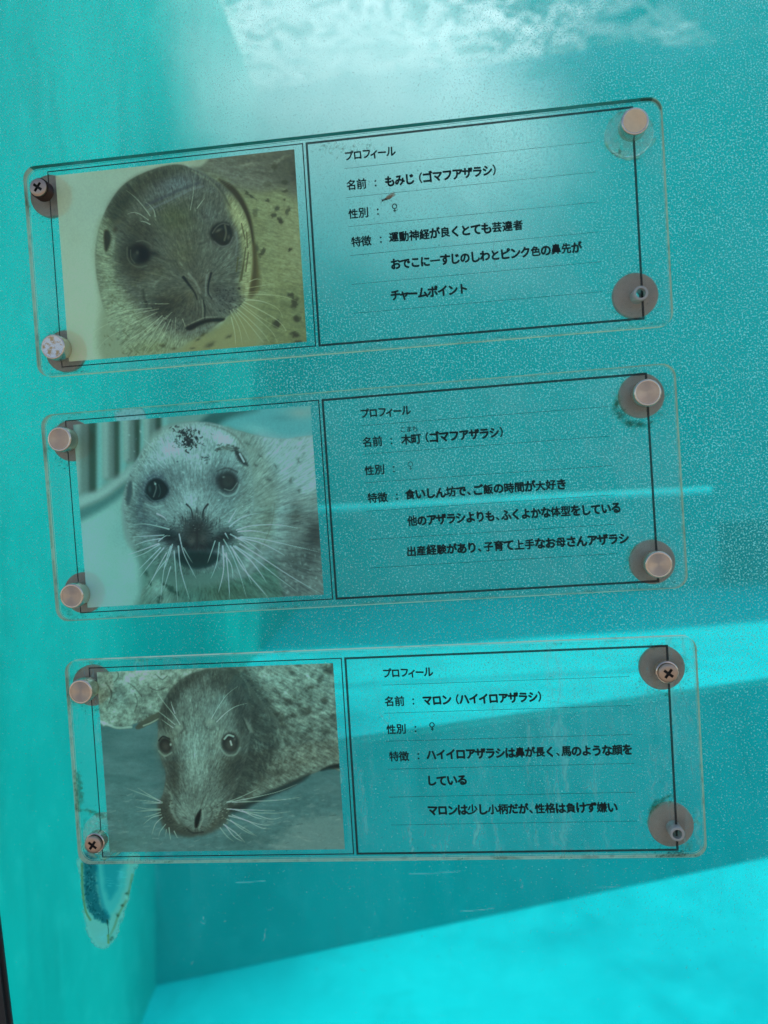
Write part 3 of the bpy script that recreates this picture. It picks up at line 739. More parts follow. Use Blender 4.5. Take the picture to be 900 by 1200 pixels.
    # head
    head = [(145.5, 600), (146, 578), (152, 556), (162, 536), (176, 518), (195, 504), (215, 497), (238, 495), (258, 499), (276, 509), (289, 530), (295, 556), (297, 592), (290, 624), (278, 650), (252, 670), (218, 674), (184, 664), (158, 642)]
    cv.poly(head, (110, 148, 146), 1.6)
    H = cv.mask(head, 2)
    cv.poly([(144, 600), (147, 578), (158, 546), (172, 522), (190, 508), (176, 530), (162, 562), (158, 610), (170, 650), (150, 636)], (104, 136, 118), 5, .85)
    cv.blob(204, 527, 34, 20, -25, (146, 184, 180), .9); cv.blob(262, 515, 20, 9, 12, (164, 192, 178), .9); cv.blob(238, 506, 20, 8, 0, (150, 184, 176), .8)
    cv.blob(236, 540, 16, 22, 10, (140, 180, 178), .8)
    cv.poly([(180, 507), (204, 497.5), (232, 495), (216, 501), (192, 512), (174, 530), (166, 538)], (120, 140, 116), 4, .7)
    cv.poly([(266, 502), (282, 514), (295, 545), (297, 600), (286, 640), (280, 590), (284, 550), (277, 526)], (106, 122, 100), 6, .8)
    cv.blob(184, 556, 26, 12, -20, (94, 132, 138), .8); cv.blob(210, 560, 16, 18, 0, (106, 146, 150), .7)
    cv.blob(162, 592, 13, 26, 0, (78, 118, 116), .8); cv.blob(178, 614, 26, 14, 10, (78, 124, 120), .8); cv.blob(168, 640, 14, 14, 0, (84, 134, 126), .8)
    cv.blob(224, 584, 18, 18, 0, (142, 178, 178), .8); cv.blob(246, 598, 14, 14, 10, (130, 164, 162), .7); cv.blob(204, 604, 14, 10, -10, (122, 162, 158), .6)
    cv.blob(266, 606, 18, 14, -10, (106, 136, 128), .7); cv.blob(280, 600, 9, 18, 0, (118, 138, 112), .7); cv.blob(282, 640, 12, 16, 20, (88, 104, 84), .8)
    cv.blob(256, 562, 24, 20, 30, (78, 108, 110), .8); cv.blob(183, 575, 20, 17, 10, (66, 106, 108), .75)
    cv.poly([(160, 644), (186, 640), (206, 652), (232, 664), (258, 662), (280, 644), (284, 660), (250, 684), (215, 686), (180, 676)], (76, 124, 112), 8, .95)
    # dark muzzle runs into the face
    cv.blob(230, 626, 34, 22, 0, (62, 92, 86), .85); cv.blob(198, 628, 18, 11, 15, (38, 74, 70), .8); cv.blob(264, 630, 16, 10, -15, (44, 72, 66), .8)
    cv.blob(230, 620, 18, 17, 0, (62, 74, 62), .85); cv.blob(229, 630, 13, 10, 0, (66, 62, 48), .85); cv.blob(216, 640, 14, 8, 20, (24, 54, 50), .8); cv.blob(248, 640, 14, 8, -20, (24, 52, 48), .8)
    cv.blob(230, 655, 26, 10, 0, (18, 48, 44), .95)
    cv.smear(H, 2.6)
    cv.clumps(.22, H, fl, 4, 73); cv.fur(.11, H, fl, 3.5, 1.0, 74); cv.fur(.09, H, fl, 2.2, .7, 75); cv.grain(.12, 2.8, 76, H)
    cv.shade(220, 580, 90, 110, 0, .88, 1.); cv.shade(190, 566, 34, 18, -15, .84, .7); cv.shade(166, 600, 14, 34, 0, .80, .7); cv.shade(180, 618, 24, 12, 0, .82, .6); cv.shade(262, 586, 26, 10, 0, .86, .6)
    cv.shade(198, 629, 17, 10, 15, .50, .9); cv.shade(264, 629, 16, 10, -15, .55, .9); cv.shade(231, 622, 19, 18, 0, .62, .9); cv.shade(231, 640, 30, 10, 0, .5, .8)
    cv.shade(231, 606, 12, 9, 0, .75, .7); cv.shade(222, 588, 10, 12, 0, 1.12, .6); cv.shade(207, 524, 26, 13, -25, 1.10, .8); cv.shade(262, 514, 14, 5, 10, 1.12, .8); cv.shade(215, 672, 30, 8, 0, .85, .6)
    for k in range(160):     # salt-and-pepper flecks of the wet face
        x = rnd.uniform(150, 290); y = rnd.uniform(505, 615); d = rnd.random()
        cv.blob(x, y, rnd.uniform(.8, 2.2), rnd.uniform(.6, 1.4), rnd.uniform(0, 180), (176, 206, 202) if d > .5 else (72, 104, 108), rnd.uniform(.12, .4))
    # dark flecks on the crown
    for k in range(120):
        t = rnd.random(); x = 208 + rnd.gauss(9, 7) + t * 8; y = 501 + t * 22 + rnd.gauss(0, 2.5); a_ = rnd.uniform(0, 6.28)
        cv.stroke([(x, y), (x + 1.6 * math.cos(a_), y + 1.4), (x + rnd.uniform(-3, 3), y + rnd.uniform(1, 4))], rnd.uniform(.7, 1.9), (34, 48, 46), rnd.uniform(.3, .9), soft=.9)
    for k in range(50):
        x = rnd.uniform(251, 277); y = 522 + rnd.gauss(2, 2.2) + (x - 262) ** 2 * .012
        cv.stroke([(x, y), (x + rnd.uniform(1, 4), y + rnd.uniform(-1, 1.5))], rnd.uniform(.8, 1.8), (56, 68, 58), .55, soft=.9)
    cv.blob(266, 526, 12, 4, 8, (92, 100, 78), .6, rough=2)
    for k in range(18): cv.blob(240 + rnd.gauss(0, 3), 537 + rnd.gauss(0, 2.6), 1.2, .9, 0, (48, 66, 70), .7)
    cv.blob(208, 541, 1.6, 1.2, 0, (50, 76, 84), .8)
    cv.stroke([(242, 497), (262, 503), (278, 513), (286, 524)], 2.5, (84, 92, 74), .55, soft=2.5)
    # ears
    cv.poly([(150, 568), (154, 564), (155, 578), (151, 592), (147.5, 586)], (56, 88, 86), 2.4, .9); cv.stroke([(156, 566), (157, 580)], 2, (128, 158, 146), .4, soft=2)
    cv.poly([(275, 527), (281, 530), (288, 539), (291, 546), (284, 544), (278, 537)], (42, 54, 48), 2.4, .9); cv.stroke([(281, 532), (286, 541)], 2, (160, 182, 172), .75, soft=1.2)
    # left eye
    cv.blob(184, 575, 15, 14, 10, (40, 72, 72), .7)
    cv.poly([(170.5, 574), (175, 564), (184, 560.5), (193, 565.5), (197.5, 575), (190, 585), (180, 587.5), (173, 583.5)], (18, 36, 35), 2.2, 1)
    cv.stroke([(172, 580), (180, 587), (191, 585)], 1.6, (88, 132, 128), .5, soft=1.4)
    cv.stroke([(181, 565), (183, 572), (180, 582)], 1.6, (104, 144, 136), .6, soft=1.6); cv.stroke([(186, 568), (188, 576), (186, 582)], 1.2, (70, 110, 104), .5, soft=1.2)
    cv.blob(175.5, 573, 2.2, 5, 0, (72, 116, 114), .5); cv.blob(182, 567, 1.6, 1.4, 0, (180, 214, 208), .6)
    cv.stroke([(170, 590), (180, 594), (191, 592.5)], 1.8, (132, 172, 168), .45, soft=1.8); cv.stroke([(172, 562), (182, 557), (194, 561)], 2, (60, 92, 92), .5, soft=2)
    # right eye
    cv.blob(267, 565, 20, 19.5, 0, (58, 78, 78), .75); cv.blob(267, 565, 15.5, 16, 10, (34, 42, 37), 1, hard=.45); cv.blob(267, 564, 10, 10.5, 10, (54, 52, 42), .85, hard=.2)
    cv.blob(268, 563, 6, 6.5, 0, (42, 36, 28), .8); cv.blob(257, 561, 6, 6, 0, (34, 40, 36), .6)
    cv.stroke([(257, 577), (266, 581.5), (276, 578), (281, 568)], 2, (116, 140, 132), .7, soft=1.6); cv.stroke([(263, 573), (271, 574.5), (278, 566)], 1.4, (108, 120, 104), .6, soft=1.3)
    cv.blob(262, 559, 2, 1.5, 0, (132, 146, 134), .5); cv.stroke([(255, 552), (266, 548.5), (278, 553)], 2, (48, 58, 54), .6, soft=2)
    # nose and mouth
    cv.poly([(206, 650), (222, 647), (248, 648), (258, 653), (246, 663), (228, 666), (212, 660)], (12, 36, 34), 3, .85)
    cv.stroke([(218.5, 591), (224, 597), (226.5, 609)], 2.4, (34, 44, 40), .85, w2=1, soft=1.4); cv.stroke([(243.5, 591), (238.5, 598), (238, 609)], 2.4, (34, 44, 40), .85, w2=1, soft=1.4)
    cv.blob(231, 604, 5, 8, 0, (82, 94, 82), .45); cv.stroke([(231, 612), (231, 626), (230, 644)], 1.4, (34, 38, 32), .55, soft=1.6)
    cv.blob(224, 634, 6, 6, 0, (88, 76, 60), .5); cv.blob(238, 632, 5, 6, 0, (80, 70, 54), .4)
    for k in range(90):
        x = rnd.uniform(204, 258); y = 608 + abs(x - 231) * .4 + rnd.uniform(-10, 4)
        cv.stroke([(x, y), (x + (x - 231) * .04, y - rnd.uniform(2, 6))], .9, (42, 56, 52), rnd.uniform(.2, .55), soft=.9)
    for k in range(80):
        x = rnd.uniform(190, 274); y = rnd.uniform(612, 642); cv.blob(x, y, 1, .8, 0, (22, 36, 34), rnd.uniform(.3, .6))
    for k in range(40):
        x = rnd.uniform(196, 268); y = rnd.uniform(600, 622); cv.blob(x, y, 1.2, .7, rnd.uniform(0, 180), (140, 166, 158), rnd.uniform(.15, .4))
    wc = (154, 202, 188)
    L = [[(198, 620), (186, 617), (170, 614), (155, 615)], [(192, 627), (176, 628), (152, 629)], [(190, 631), (172, 634), (160, 638)], [(186, 637), (168, 644), (150, 650)], [(187, 638), (170, 648), (155, 654)],
         [(188, 642), (175, 655), (162, 668)], [(192, 642), (180, 656), (164, 676)], [(195, 648), (186, 664), (178, 680)], [(200, 640), (192, 668), (188, 706)], [(204, 646), (206, 672), (208, 704)],
         [(209, 640), (212, 668), (222, 702)], [(210, 626), (216, 650), (230, 678)], [(215, 642), (222, 654), (226, 660)], [(202, 638), (198, 652), (192, 668)], [(186, 634), (194, 628), (200, 628)], [(184, 602), (192, 606), (196, 611)],
         [(196, 655), (184, 670), (172, 690)], [(200, 664), (192, 690)]]
    whiskers(cv, L, 1.4, wc, .85)
    R_ = [[(269, 617), (284, 606), (305, 601)], [(268, 612), (274, 602), (278, 596)], [(277, 621), (296, 616), (325, 615), (349, 619)], [(279, 623), (296, 622), (314, 625)], [(282, 629), (308, 632), (340, 639), (374, 647)],
          [(280, 630), (302, 635), (320, 643), (334, 651)], [(276, 630), (292, 636), (308, 649)], [(281, 637), (305, 652), (340, 675), (376, 696)], [(276, 640), (300, 656), (325, 676), (349, 694)],
          [(270, 626), (284, 634), (292, 640)], [(274, 640), (292, 655), (304, 670), (312, 682)], [(272, 642), (282, 662), (302, 686), (314, 700)], [(262, 632), (272, 650), (282, 676), (289, 701)], [(270, 640), (284, 660), (295, 684)],
          [(265, 648), (268, 680), (269, 702)], [(261, 640), (262, 668), (256, 694)], [(257, 636), (254, 660), (247, 678)], [(252, 634), (246, 652), (243, 660)], [(264, 625), (268, 632)], [(262, 648), (271, 662), (273, 678)]]
    whiskers(cv, R_, 1.45, wc, .88)
    whiskers(cv, [[(178, 523), (172, 518), (168, 514)], [(191, 548), (182, 540), (172, 538)], [(194, 544), (190, 538), (188, 534)]], 1.0, (150, 190, 184), .6)
    cv.grain(.05, 1.3, 45)

def paint_grey_seal(cv):
    """long nosed grey seal on a wet floor, rock behind, mottled body"""
    X, Y = cv.X, cv.Y
    cv.c[:] = np.array((68, 116, 110.)) + ((Y - 900) / 100)[..., None] * np.array((5, 5, 4.)) + (fbm(X / 30, Y / 8, 6)[..., None] - .5) * 22
    rnd = random.Random(9)
    cv.c *= (1 + .22 * (fbm(X / 7, Y / 3, 91, 4, .65) - .5) * np.clip((Y - 870) / 60, .25, 1))[..., None]
    cv.poly([(320, 1005), (345, 966), (380, 956), (415, 962), (415, 1010)], (94, 136, 126), 10, .75, rough=8)
    cv.blob(290, 985, 36, 12, 0, (54, 96, 88), .6, rough=6); cv.blob(160, 985, 34, 12, 0, (76, 122, 112), .5, rough=6); cv.blob(385, 925, 20, 10, 0, (80, 124, 116), .5)
    for k in range(260):
        x = rnd.uniform(112, 405); y = 925 + 75 * rnd.random() ** .8; a_ = rnd.uniform(-.5, .15)
        cv.stroke([(x, y), (x + rnd.uniform(1.5, 7), y + a_ * 5)], rnd.uniform(.6, 1.6), (116, 156, 144) if k % 3 else (46, 82, 76), rnd.uniform(.08, .38), soft=1)
    for k in range(26):
        x = rnd.uniform(300, 400); y = rnd.uniform(940, 998)
        cv.blob(x, y, rnd.uniform(3, 9), rnd.uniform(.8, 2), rnd.uniform(-20, 25), (120, 158, 146), rnd.uniform(.15, .4), rough=2)
    # rock behind
    rock = [(108, 776), (300, 766), (262, 800), (225, 820), (190, 838), (162, 848), (146, 852), (118, 848), (104, 820)]
    cv.poly(rock, (104, 134, 114), 2.5, 1, rough=3, rsc=10)
    Rm = cv.mask(rock, 2.5, 3, 10)
    cv.blob(140, 816, 18, 18, 0, (90, 130, 122), .8); cv.blob(160, 790, 24, 10, 10, (142, 168, 144), .8); cv.blob(198, 802, 20, 14, 20, (132, 156, 130), .6)
    cv.blob(222, 783, 28, 7, 10, (92, 110, 90), .75); cv.blob(252, 781, 22, 6, 0, (104, 122, 106), .6); cv.blob(206, 806, 14, 9, -20, (146, 152, 114), .45); cv.blob(170, 826, 16, 8, 0, (118, 150, 132), .5); cv.blob(128, 790, 12, 8, 0, (80, 104, 92), .6)
    for sc_, am, sd_ in ((14, .35, 50), (5, .34, 51), (2, .18, 52)): cv.grain(am, sc_, sd_, Rm)
    for pts in ([(136, 785), (139, 792), (134, 799)], [(158, 813), (161, 822), (158, 834)], [(176, 806), (184, 809), (194, 806)], [(124, 800), (131, 812), (128, 824)], [(150, 800), (158, 806), (166, 816)], [(182, 790), (190, 796), (196, 792)]):
        cv.stroke(pts, 1.6, (52, 74, 62), .5, soft=1.4)
    cv.poly([(160, 851), (176, 839), (204, 826), (194, 838), (177, 847.5), (163, 854)], (64, 64, 38), 1.8, .85); cv.stroke([(190, 840), (177, 847), (168, 850.5)], 1.6, (158, 162, 122), .55, soft=1.4)
    cv.stroke([(116, 845), (126, 849), (138, 853), (154, 852)], 2.6, (154, 180, 158), .55, soft=2)
    cv.blob(122, 847, 4, 2, 0, (176, 200, 180), .5)
    # body
    body = [(255, 788), (280, 776), (320, 766), (415, 760), (415, 894), (385, 899), (360, 908), (330, 921), (300, 934), (282, 944), (262, 946), (266, 900)]
    cv.poly(body, (92, 108, 90), 2)
    Bm = cv.mask(body, 2.5)
    cv.blob(318, 790, 26, 18, 30, (112, 136, 118), .9); cv.blob(360, 790, 40, 22, 0, (112, 130, 108), .8); cv.blob(345, 835, 30, 20, 0, (102, 122, 100), .7); cv.blob(385, 830, 20, 20, 0, (104, 122, 102), .7)
    cv.blob(362, 885, 40, 16, -20, (92, 94, 72), .85); cv.blob(338, 902, 38, 13, -22, (78, 82, 62), .8); cv.blob(392, 882, 14, 14, 0, (88, 88, 66), .7); cv.blob(340, 862, 26, 14, -10, (74, 88, 66), .75); cv.blob(375, 862, 20, 6, -10, (110, 120, 96), .6)
    cv.smear(Bm, 4)
    fb = (np.full_like(X, 1.), np.full_like(X, .55))
    for k in range(75):
        x = rnd.uniform(305, 402); y = rnd.uniform(772, 868)
        if x < 332 and y < 812: continue
        cv.blob(x, y, rnd.uniform(3, 8), rnd.uniform(2.5, 5.5), rnd.uniform(-50, 10), (60, 72, 54), rnd.uniform(.25, .75), rough=3.5, rsc=5, seed=k)
    for (x, y, rx, ry, a_) in ((363, 806, 9, 5.5, -20), (375, 796, 6, 7, 10), (338, 823, 8, 6, 0), (351, 826, 5, 5, 0), (362, 832, 5, 6, 0), (386, 785, 7, 9, 0), (344, 838, 7, 5, 0), (330, 848, 6, 9, 0), (322, 838, 5, 6, 0), (395, 805, 5, 10, 0), (380, 822, 6, 6, 0), (390, 840, 6, 5, 0)):
        cv.blob(x, y, rx * 1.15, ry * 1.15, a_, (56, 62, 44), .8, hard=.05, rough=3, rsc=4)
    for k in range(90):
        x = rnd.uniform(318, 400); y = rnd.uniform(830, 902)
        cv.blob(x, y, rnd.uniform(2, 6), rnd.uniform(1, 2.8), -25, (124, 134, 108) if k % 2 else (62, 70, 52), rnd.uniform(.12, .4), rough=2.5, rsc=4)
    # neck shade and folds
    cv.poly([(262, 788), (285, 783), (305, 806), (322, 835), (328, 862), (322, 890), (300, 922), (270, 948), (256, 946), (276, 900), (286, 870), (286, 830)], (54, 76, 64), 8, .92)
    cv.clumps(.30, Bm, fb, 5, 81); cv.fur(.13, Bm, fb, 3.5, 1.1, 82); cv.grain(.25, 6, 87, Bm); cv.grain(.16, 2.5, 88, Bm)
    for k in range(40):
        t = k / 39; x = 280 + t * 38; y = 788 + t * 46
        cv.stroke([(x, y), (x + 8, y + 12), (x + 12, y + 26)], rnd.uniform(.8, 2.2), (96, 118, 100) if k % 2 else (40, 56, 46), rnd.uniform(.2, .5), soft=1.6)
    for k in range(60):
        x = rnd.uniform(296, 334); y = rnd.uniform(850, 910)
        cv.stroke([(x, y), (x + rnd.uniform(-2, 4), y + rnd.uniform(3, 9))], rnd.uniform(1, 2.6), (104, 124, 98) if k % 3 else (40, 54, 44), rnd.uniform(.12, .4), soft=1.6)
    cv.blob(303, 923, 18, 7, -40, (86, 98, 76), .5, rough=3); cv.blob(326, 905, 10, 5, -30, (52, 66, 52), .6, rough=3)
    cv.poly([(262, 948), (290, 939), (330, 921), (362, 907), (350, 918), (310, 936), (280, 951)], (30, 46, 40), 3.5, .8)
    cv.poly([(376, 903), (390, 896), (415, 894), (415, 901), (392, 900.5)], (20, 38, 34), 2, .9)
    # head
    head = [(186, 850), (190, 828), (202, 806), (222, 791), (245, 784.5), (262, 786), (280, 800), (291, 825), (294, 850), (290, 880), (283, 905), (274, 930), (266, 946), (258, 962), (246, 972), (228, 977), (212, 974), (198, 968),
            (189, 956), (188, 944), (192, 928), (195, 908), (190, 890), (186, 872)]
    cv.poly(head, (84, 106, 94), 1.4)
    H = cv.mask(head, 2)
    cv.poly([(186, 850), (191, 826), (204, 805), (224, 791), (244, 786), (224, 802), (208, 820), (200, 840), (198, 856)], (52, 66, 52), 5, .85)
    cv.poly([(240, 786), (264, 786), (282, 802), (293, 832), (293, 860), (284, 876), (276, 852), (270, 826), (256, 806)], (58, 78, 66), 6, .85)
    cv.blob(240, 826, 30, 18, 10, (92, 124, 118), .85); cv.blob(256, 806, 16, 8, 30, (64, 88, 80), .7); cv.blob(230, 812, 14, 8, -20, (84, 108, 98), .5); cv.blob(264, 824, 6, 14, -25, (108, 140, 132), .5)
    cv.blob(229, 876, 20, 42, 0, (106, 138, 124), .9); cv.blob(231, 900, 14, 26, 0, (112, 146, 132), .6); cv.blob(224, 846, 16, 10, 0, (88, 118, 108), .6)
    cv.blob(200, 866, 12, 22, 0, (86, 98, 74), .75); cv.blob(256, 868, 14, 22, 5, (108, 124, 102), .7)
    cv.blob(204, 912, 11, 30, 5, (62, 72, 54), .8); cv.blob(196, 890, 9, 12, 0, (58, 62, 44), .6)
    cv.blob(268, 905, 14, 30, 12, (70, 86, 68), .85); cv.blob(281, 892, 8, 26, 12, (46, 62, 52), .85)
    cv.blob(228, 946, 26, 18, 0, (92, 118, 104), .8); cv.blob(216, 952, 12, 10, 0, (104, 132, 118), .6); cv.blob(246, 948, 10, 10, 0, (98, 120, 100), .6)
    cv.poly([(186, 942), (195, 934), (200, 950), (210, 965), (228, 973), (224, 980), (200, 975), (189, 962)], (52, 54, 38), 5, .85)
    cv.poly([(240, 970), (256, 954), (270, 940), (266, 960), (252, 972), (236, 978), (226, 976)], (62, 64, 46), 5, .85)
    cv.smear(H, 2.8)
    fh = (X - 228, (Y - 965) * 1.0 + .01)
    cv.clumps(.22, H, fh, 4, 83); cv.fur(.14, H, fh, 3.5, 1.0, 84); cv.fur(.11, H, fh, 2.2, .7, 85); cv.grain(.12, 2.6, 86, H)
    cv.shade(202, 900, 9, 34, 0, .72, .8); cv.shade(270, 906, 12, 34, 10, .74, .8); cv.shade(200, 826, 12, 22, 25, .78, .8); cv.shade(282, 826, 12, 30, -15, .78, .8)
    cv.shade(228, 880, 12, 40, 0, 1.08, .7); cv.shade(240, 800, 30, 8, 0, .82, .6); cv.shade(205, 866, 12, 8, 0, 1.08, .5); cv.shade(228, 935, 20, 10, 0, .93, .6)
    for k in range(120):
        x = rnd.uniform(192, 288); y = rnd.uniform(795, 940)
        cv.blob(x, y, rnd.uniform(1, 2.6), rnd.uniform(.7, 1.5), 90, (128, 152, 138) if k % 2 else (52, 70, 60), rnd.uniform(.08, .26) * H[np.abs(Y[:, 0] - y).argmin(), np.abs(X[0] - x).argmin()])
    # brow bumps, ear
    cv.blob(209, 852, 6, 5, 0, (126, 138, 110), .6); cv.stroke([(214, 846), (216, 853), (212, 859)], 2.2, (56, 72, 62), .5, soft=2.4)
    cv.blob(246, 846, 6.5, 5, 0, (130, 142, 112), .6); cv.stroke([(240, 842), (239, 849), (243, 854)], 2.2, (62, 80, 68), .5, soft=2.4)
    cv.poly([(286.5, 842), (291, 846), (297, 856), (294, 858), (289, 851)], (112, 122, 98), 2.5, .55); cv.stroke([(291, 857), (287.5, 849), (284.5, 842)], 1.8, (38, 52, 42), .6, soft=1.4)
    # muzzle detail
    cv.stroke([(200, 944), (203, 954), (210, 964)], 3, (118, 144, 126), .45, soft=3.5); cv.stroke([(199, 928), (201.5, 936), (199, 944)], 2.2, (126, 142, 116), .4, soft=2.5); cv.stroke([(206, 942), (206, 954), (213, 966)], 2, (58, 72, 58), .4, soft=2.4)
    cv.stroke([(246, 944), (249, 952), (245, 962)], 2, (60, 70, 56), .5, soft=2); cv.stroke([(252, 938), (257, 946), (254, 958)], 2, (122, 138, 114), .35, soft=2.4)
    for k in range(36):
        cv.blob(rnd.uniform(187, 203), rnd.uniform(938, 966), 1.1, .9, 0, (38, 42, 31), .6); cv.blob(rnd.uniform(248, 268), rnd.uniform(938, 966), 1.2, .9, 0, (134, 128, 92) if k % 2 else (44, 46, 34), .5)
    cv.poly([(235.3, 948.5), (234.8, 958), (231.8, 968), (229, 970), (228.2, 962), (231, 954)], (12, 22, 18), 1.5, 1)
    cv.stroke([(237.5, 950), (237.5, 960), (233.5, 970)], 1.8, (122, 140, 118), .5, soft=1.5); cv.stroke([(219, 971), (226, 976), (238, 975)], 2, (34, 42, 34), .65, soft=1.6)
    # eyes
    cv.blob(194, 875, 12.5, 14, 0, (104, 118, 92), .6); cv.blob(193.8, 873.5, 10, 12, -15, (24, 30, 24), 1, hard=.5); cv.blob(194, 875, 7, 8.6, -15, (66, 62, 50), .85)
    cv.stroke([(186, 880), (193, 886), (201, 882)], 1.6, (124, 140, 114), .5, soft=1.8); cv.blob(200, 872.5, 1.6, 2.2, 0, (178, 192, 174), .7); cv.stroke([(186, 868), (191, 863), (199, 866)], 1.6, (24, 28, 23), .8, soft=1.2)
    cv.blob(270, 871, 15, 16, 0, (112, 128, 104), .6); cv.blob(269.7, 870.5, 12.6, 14.6, 0, (22, 28, 23), 1, hard=.55); cv.blob(270, 873, 9.5, 10.4, 0, (72, 64, 50), .85)
    cv.stroke([(263, 866), (267.5, 861.5), (273.5, 863)], 2.2, (150, 166, 152), .75, soft=1.4); cv.stroke([(270, 868.5), (271.3, 873)], 1.8, (178, 176, 142), .7, soft=1.2); cv.blob(275, 866, 2, 3, 0, (110, 116, 100), .5)
    cv.stroke([(258, 876), (265, 884.5), (276, 884), (281.5, 876)], 1.7, (126, 142, 122), .45, soft=1.8); cv.stroke([(261, 890), (272, 893), (281, 887)], 3, (60, 72, 56), .5, soft=2.6)
    wc = (172, 194, 170)
    whiskers(cv, [[(211, 849), (204, 838), (192, 823), (184, 812)], [(205, 849), (194, 840), (182, 831)], [(203, 853), (196, 848), (189, 843)], [(205, 836), (202, 828), (200, 821)],
                  [(248, 842), (256, 828), (266, 814), (279, 804)], [(254, 846), (264, 836), (276, 828), (290, 824)]], .95, wc, .75)
    whiskers(cv, [[(190, 940), (176, 934), (160, 928), (149, 924)], [(188, 939), (172, 930), (161, 923)], [(190, 941), (176, 939), (159, 937)], [(188, 941), (168, 941)], [(188, 948), (172, 948), (158, 945)],
                  [(188, 949), (172, 950), (160, 951)], [(189, 955), (178, 958), (168, 966)], [(190, 958), (182, 966), (178, 978)], [(188, 952), (176, 956), (168, 958)], [(194, 966), (188, 974), (186, 980)],
                  [(198, 970), (199, 978), (200, 984)], [(204, 974), (208, 982)], [(195, 972), (194, 980)]], .95, wc, .65)
    whiskers(cv, [[(266, 940), (282, 934), (303, 924)], [(268, 940), (295, 935), (325, 928), (348, 919)], [(272, 940), (300, 939), (332, 937), (353, 934)], [(266, 948), (288, 949), (322, 950)],
                  [(270, 948), (296, 952), (322, 953), (340, 951)], [(276, 949), (300, 955), (318, 960), (332, 957)], [(268, 956), (284, 960), (304, 966), (320, 967)], [(272, 955), (290, 962), (306, 970), (318, 971)],
                  [(266, 960), (282, 968), (301, 980)], [(270, 961), (284, 972), (298, 979)], [(262, 966), (276, 976), (287, 987)], [(264, 967), (274, 980), (284, 986)], [(258, 970), (266, 980), (274, 986)], [(284, 950), (300, 958), (312, 960)]], 1.1, wc, .72)
    cv.grain(.05, 1.3, 46)
# ================================================================== MATERIALS OF THE SIGNS
g = NG('clear_acrylic')
fr = g.n('Fresnel', IOR=1.10)
M_ACRYLIC = g.done(g.mix(fr.outputs[0], g.n('BsdfTransparent', Color=(.985, 1, .995, 1)).outputs[0], g.n('BsdfGlossy', Roughness=.02).outputs[0]))
g = NG('cream_reflection_edge'); co = g.coord()
n = g.noise(co, 60, 4, .6)
c = g.mixc(g.maprange(n, .55, .70, 0, .8), (.95, .86, .64), (.42, .34, .22))  # cream tone painted in for the bright reflections inside the cut edge
M_EDGE = g.done(g.mix(.92, g.n('BsdfTransparent', Color=(.8, .95, .92, 1)).outputs[0], g.n('BsdfDiffuse', Color=c).outputs[0]))
g = NG('dark_reflection_edge'); M_EDGE_DARKREFL = g.done(g.n('BsdfDiffuse', Color=g.mixc(g.maprange(g.noise(g.coord(), 40, 4), .3, .7), (.03, .26, .23), (.06, .30, .26))).outputs[0])  # dark teal painted in for the dark reflection inside the top edge
def m_ink(name, col, cover):
    g = NG(name)
    p = g.n('BsdfPrincipled', Base__Color=(*col, 1), Roughness=.55); p.inputs['Specular IOR Level'].default_value = .2
    return g.done(g.mix(cover, g.n('BsdfTransparent').outputs[0], p.outputs[0]))
M_INK = m_ink('black_ink', (.004, .012, .012), 1.)
M_LINE = m_ink('black_border_ink', (.012, .018, .018), .90)
M_RULE = m_ink('faint_rule_ink', (.01, .05, .05), .6)
PRINT_GAIN = 1.0
g = NG('photo_ink')
at_ = g.n('Attribute', _attribute_name='ink')
df = g.n('BsdfPrincipled', Base__Color=at_.outputs['Color'], Roughness=.45); df.inputs['Specular IOR Level'].default_value = .25
tl = g.n('BsdfTranslucent', Color=at_.outputs['Color'])
M_PHOTO = g.done(g.mix(at_.outputs['Alpha'], g.n('BsdfTransparent').outputs[0], df.outputs[0]))
g = NG('grime')
at_ = g.n('Attribute', _attribute_name='ink')
df = g.n('BsdfDiffuse', Color=at_.outputs['Color']); tl = g.n('BsdfTranslucent', Color=at_.outputs['Color'])
M_GRIME_AND_GLARE = g.done(g.mix(at_.outputs['Alpha'], g.n('BsdfTransparent').outputs[0], g.mix(.8, df.outputs[0], tl.outputs[0])))
def m_metal(name, col, rough, aniso=0., spots=0., spotcol=(.2, .15, .1)):
    g = NG(name); co = g.coord()
    n = g.noise(co, 260, 4, .6)
    c = g.mixc(g.maprange(n, .62 - spots * .2, .70 - spots * .12), col, spotcol) if spots else g.mixc(g.maprange(n, .35, .7, 0, .35), col, tuple(v * .75 for v in col))
    r = g.maprange(g.noise(co, 90, 3), .3, .7, rough * .8, rough * 1.25)
    p = g.n('BsdfPrincipled', Base__Color=c, Metallic=.9, Roughness=r)
    if aniso:
        wv = g.n('TexWave', Vector=co, Scale=330.0, Distortion=1.5); wv.wave_type = 'RINGS'; wv.rings_direction = 'Y'; wv.inputs['Detail'].default_value = 3
        bp = g.n('Bump', Height=wv.outputs['Fac'], Strength=.55, Distance=.0006); g.L.new(bp.outputs[0], p.inputs['Normal'])
        p.inputs['Anisotropic'].default_value = aniso
        t = g.N.new('ShaderNodeTangent'); t.direction_type = 'RADIAL'; t.axis = 'Y'; g.L.new(t.outputs[0], p.inputs['Tangent'])
    return g.done(p.outputs[0])
M_STEEL = m_metal('brushed_steel', (.72, .54, .39), .42, .8)
M_RIM = m_metal('polished_steel', (.66, .56, .46), .2)
M_CHROME = m_metal('worn_chrome', (.62, .56, .52), .25, 0, .75, (.45, .27, .12))
M_BRONZE = m_metal('bronzed_steel', (.85, .58, .33), .5)
M_SCREW = m_metal('brown_steel', (.46, .34, .26), .4)
M_DARK = m_metal('dark_steel', (.05, .035, .028), .4)
g = NG('recess_black'); M_RECESS = g.done(g.n('BsdfPrincipled', Base__Color=(.006, .005, .005, 1), Roughness=.7).outputs[0])
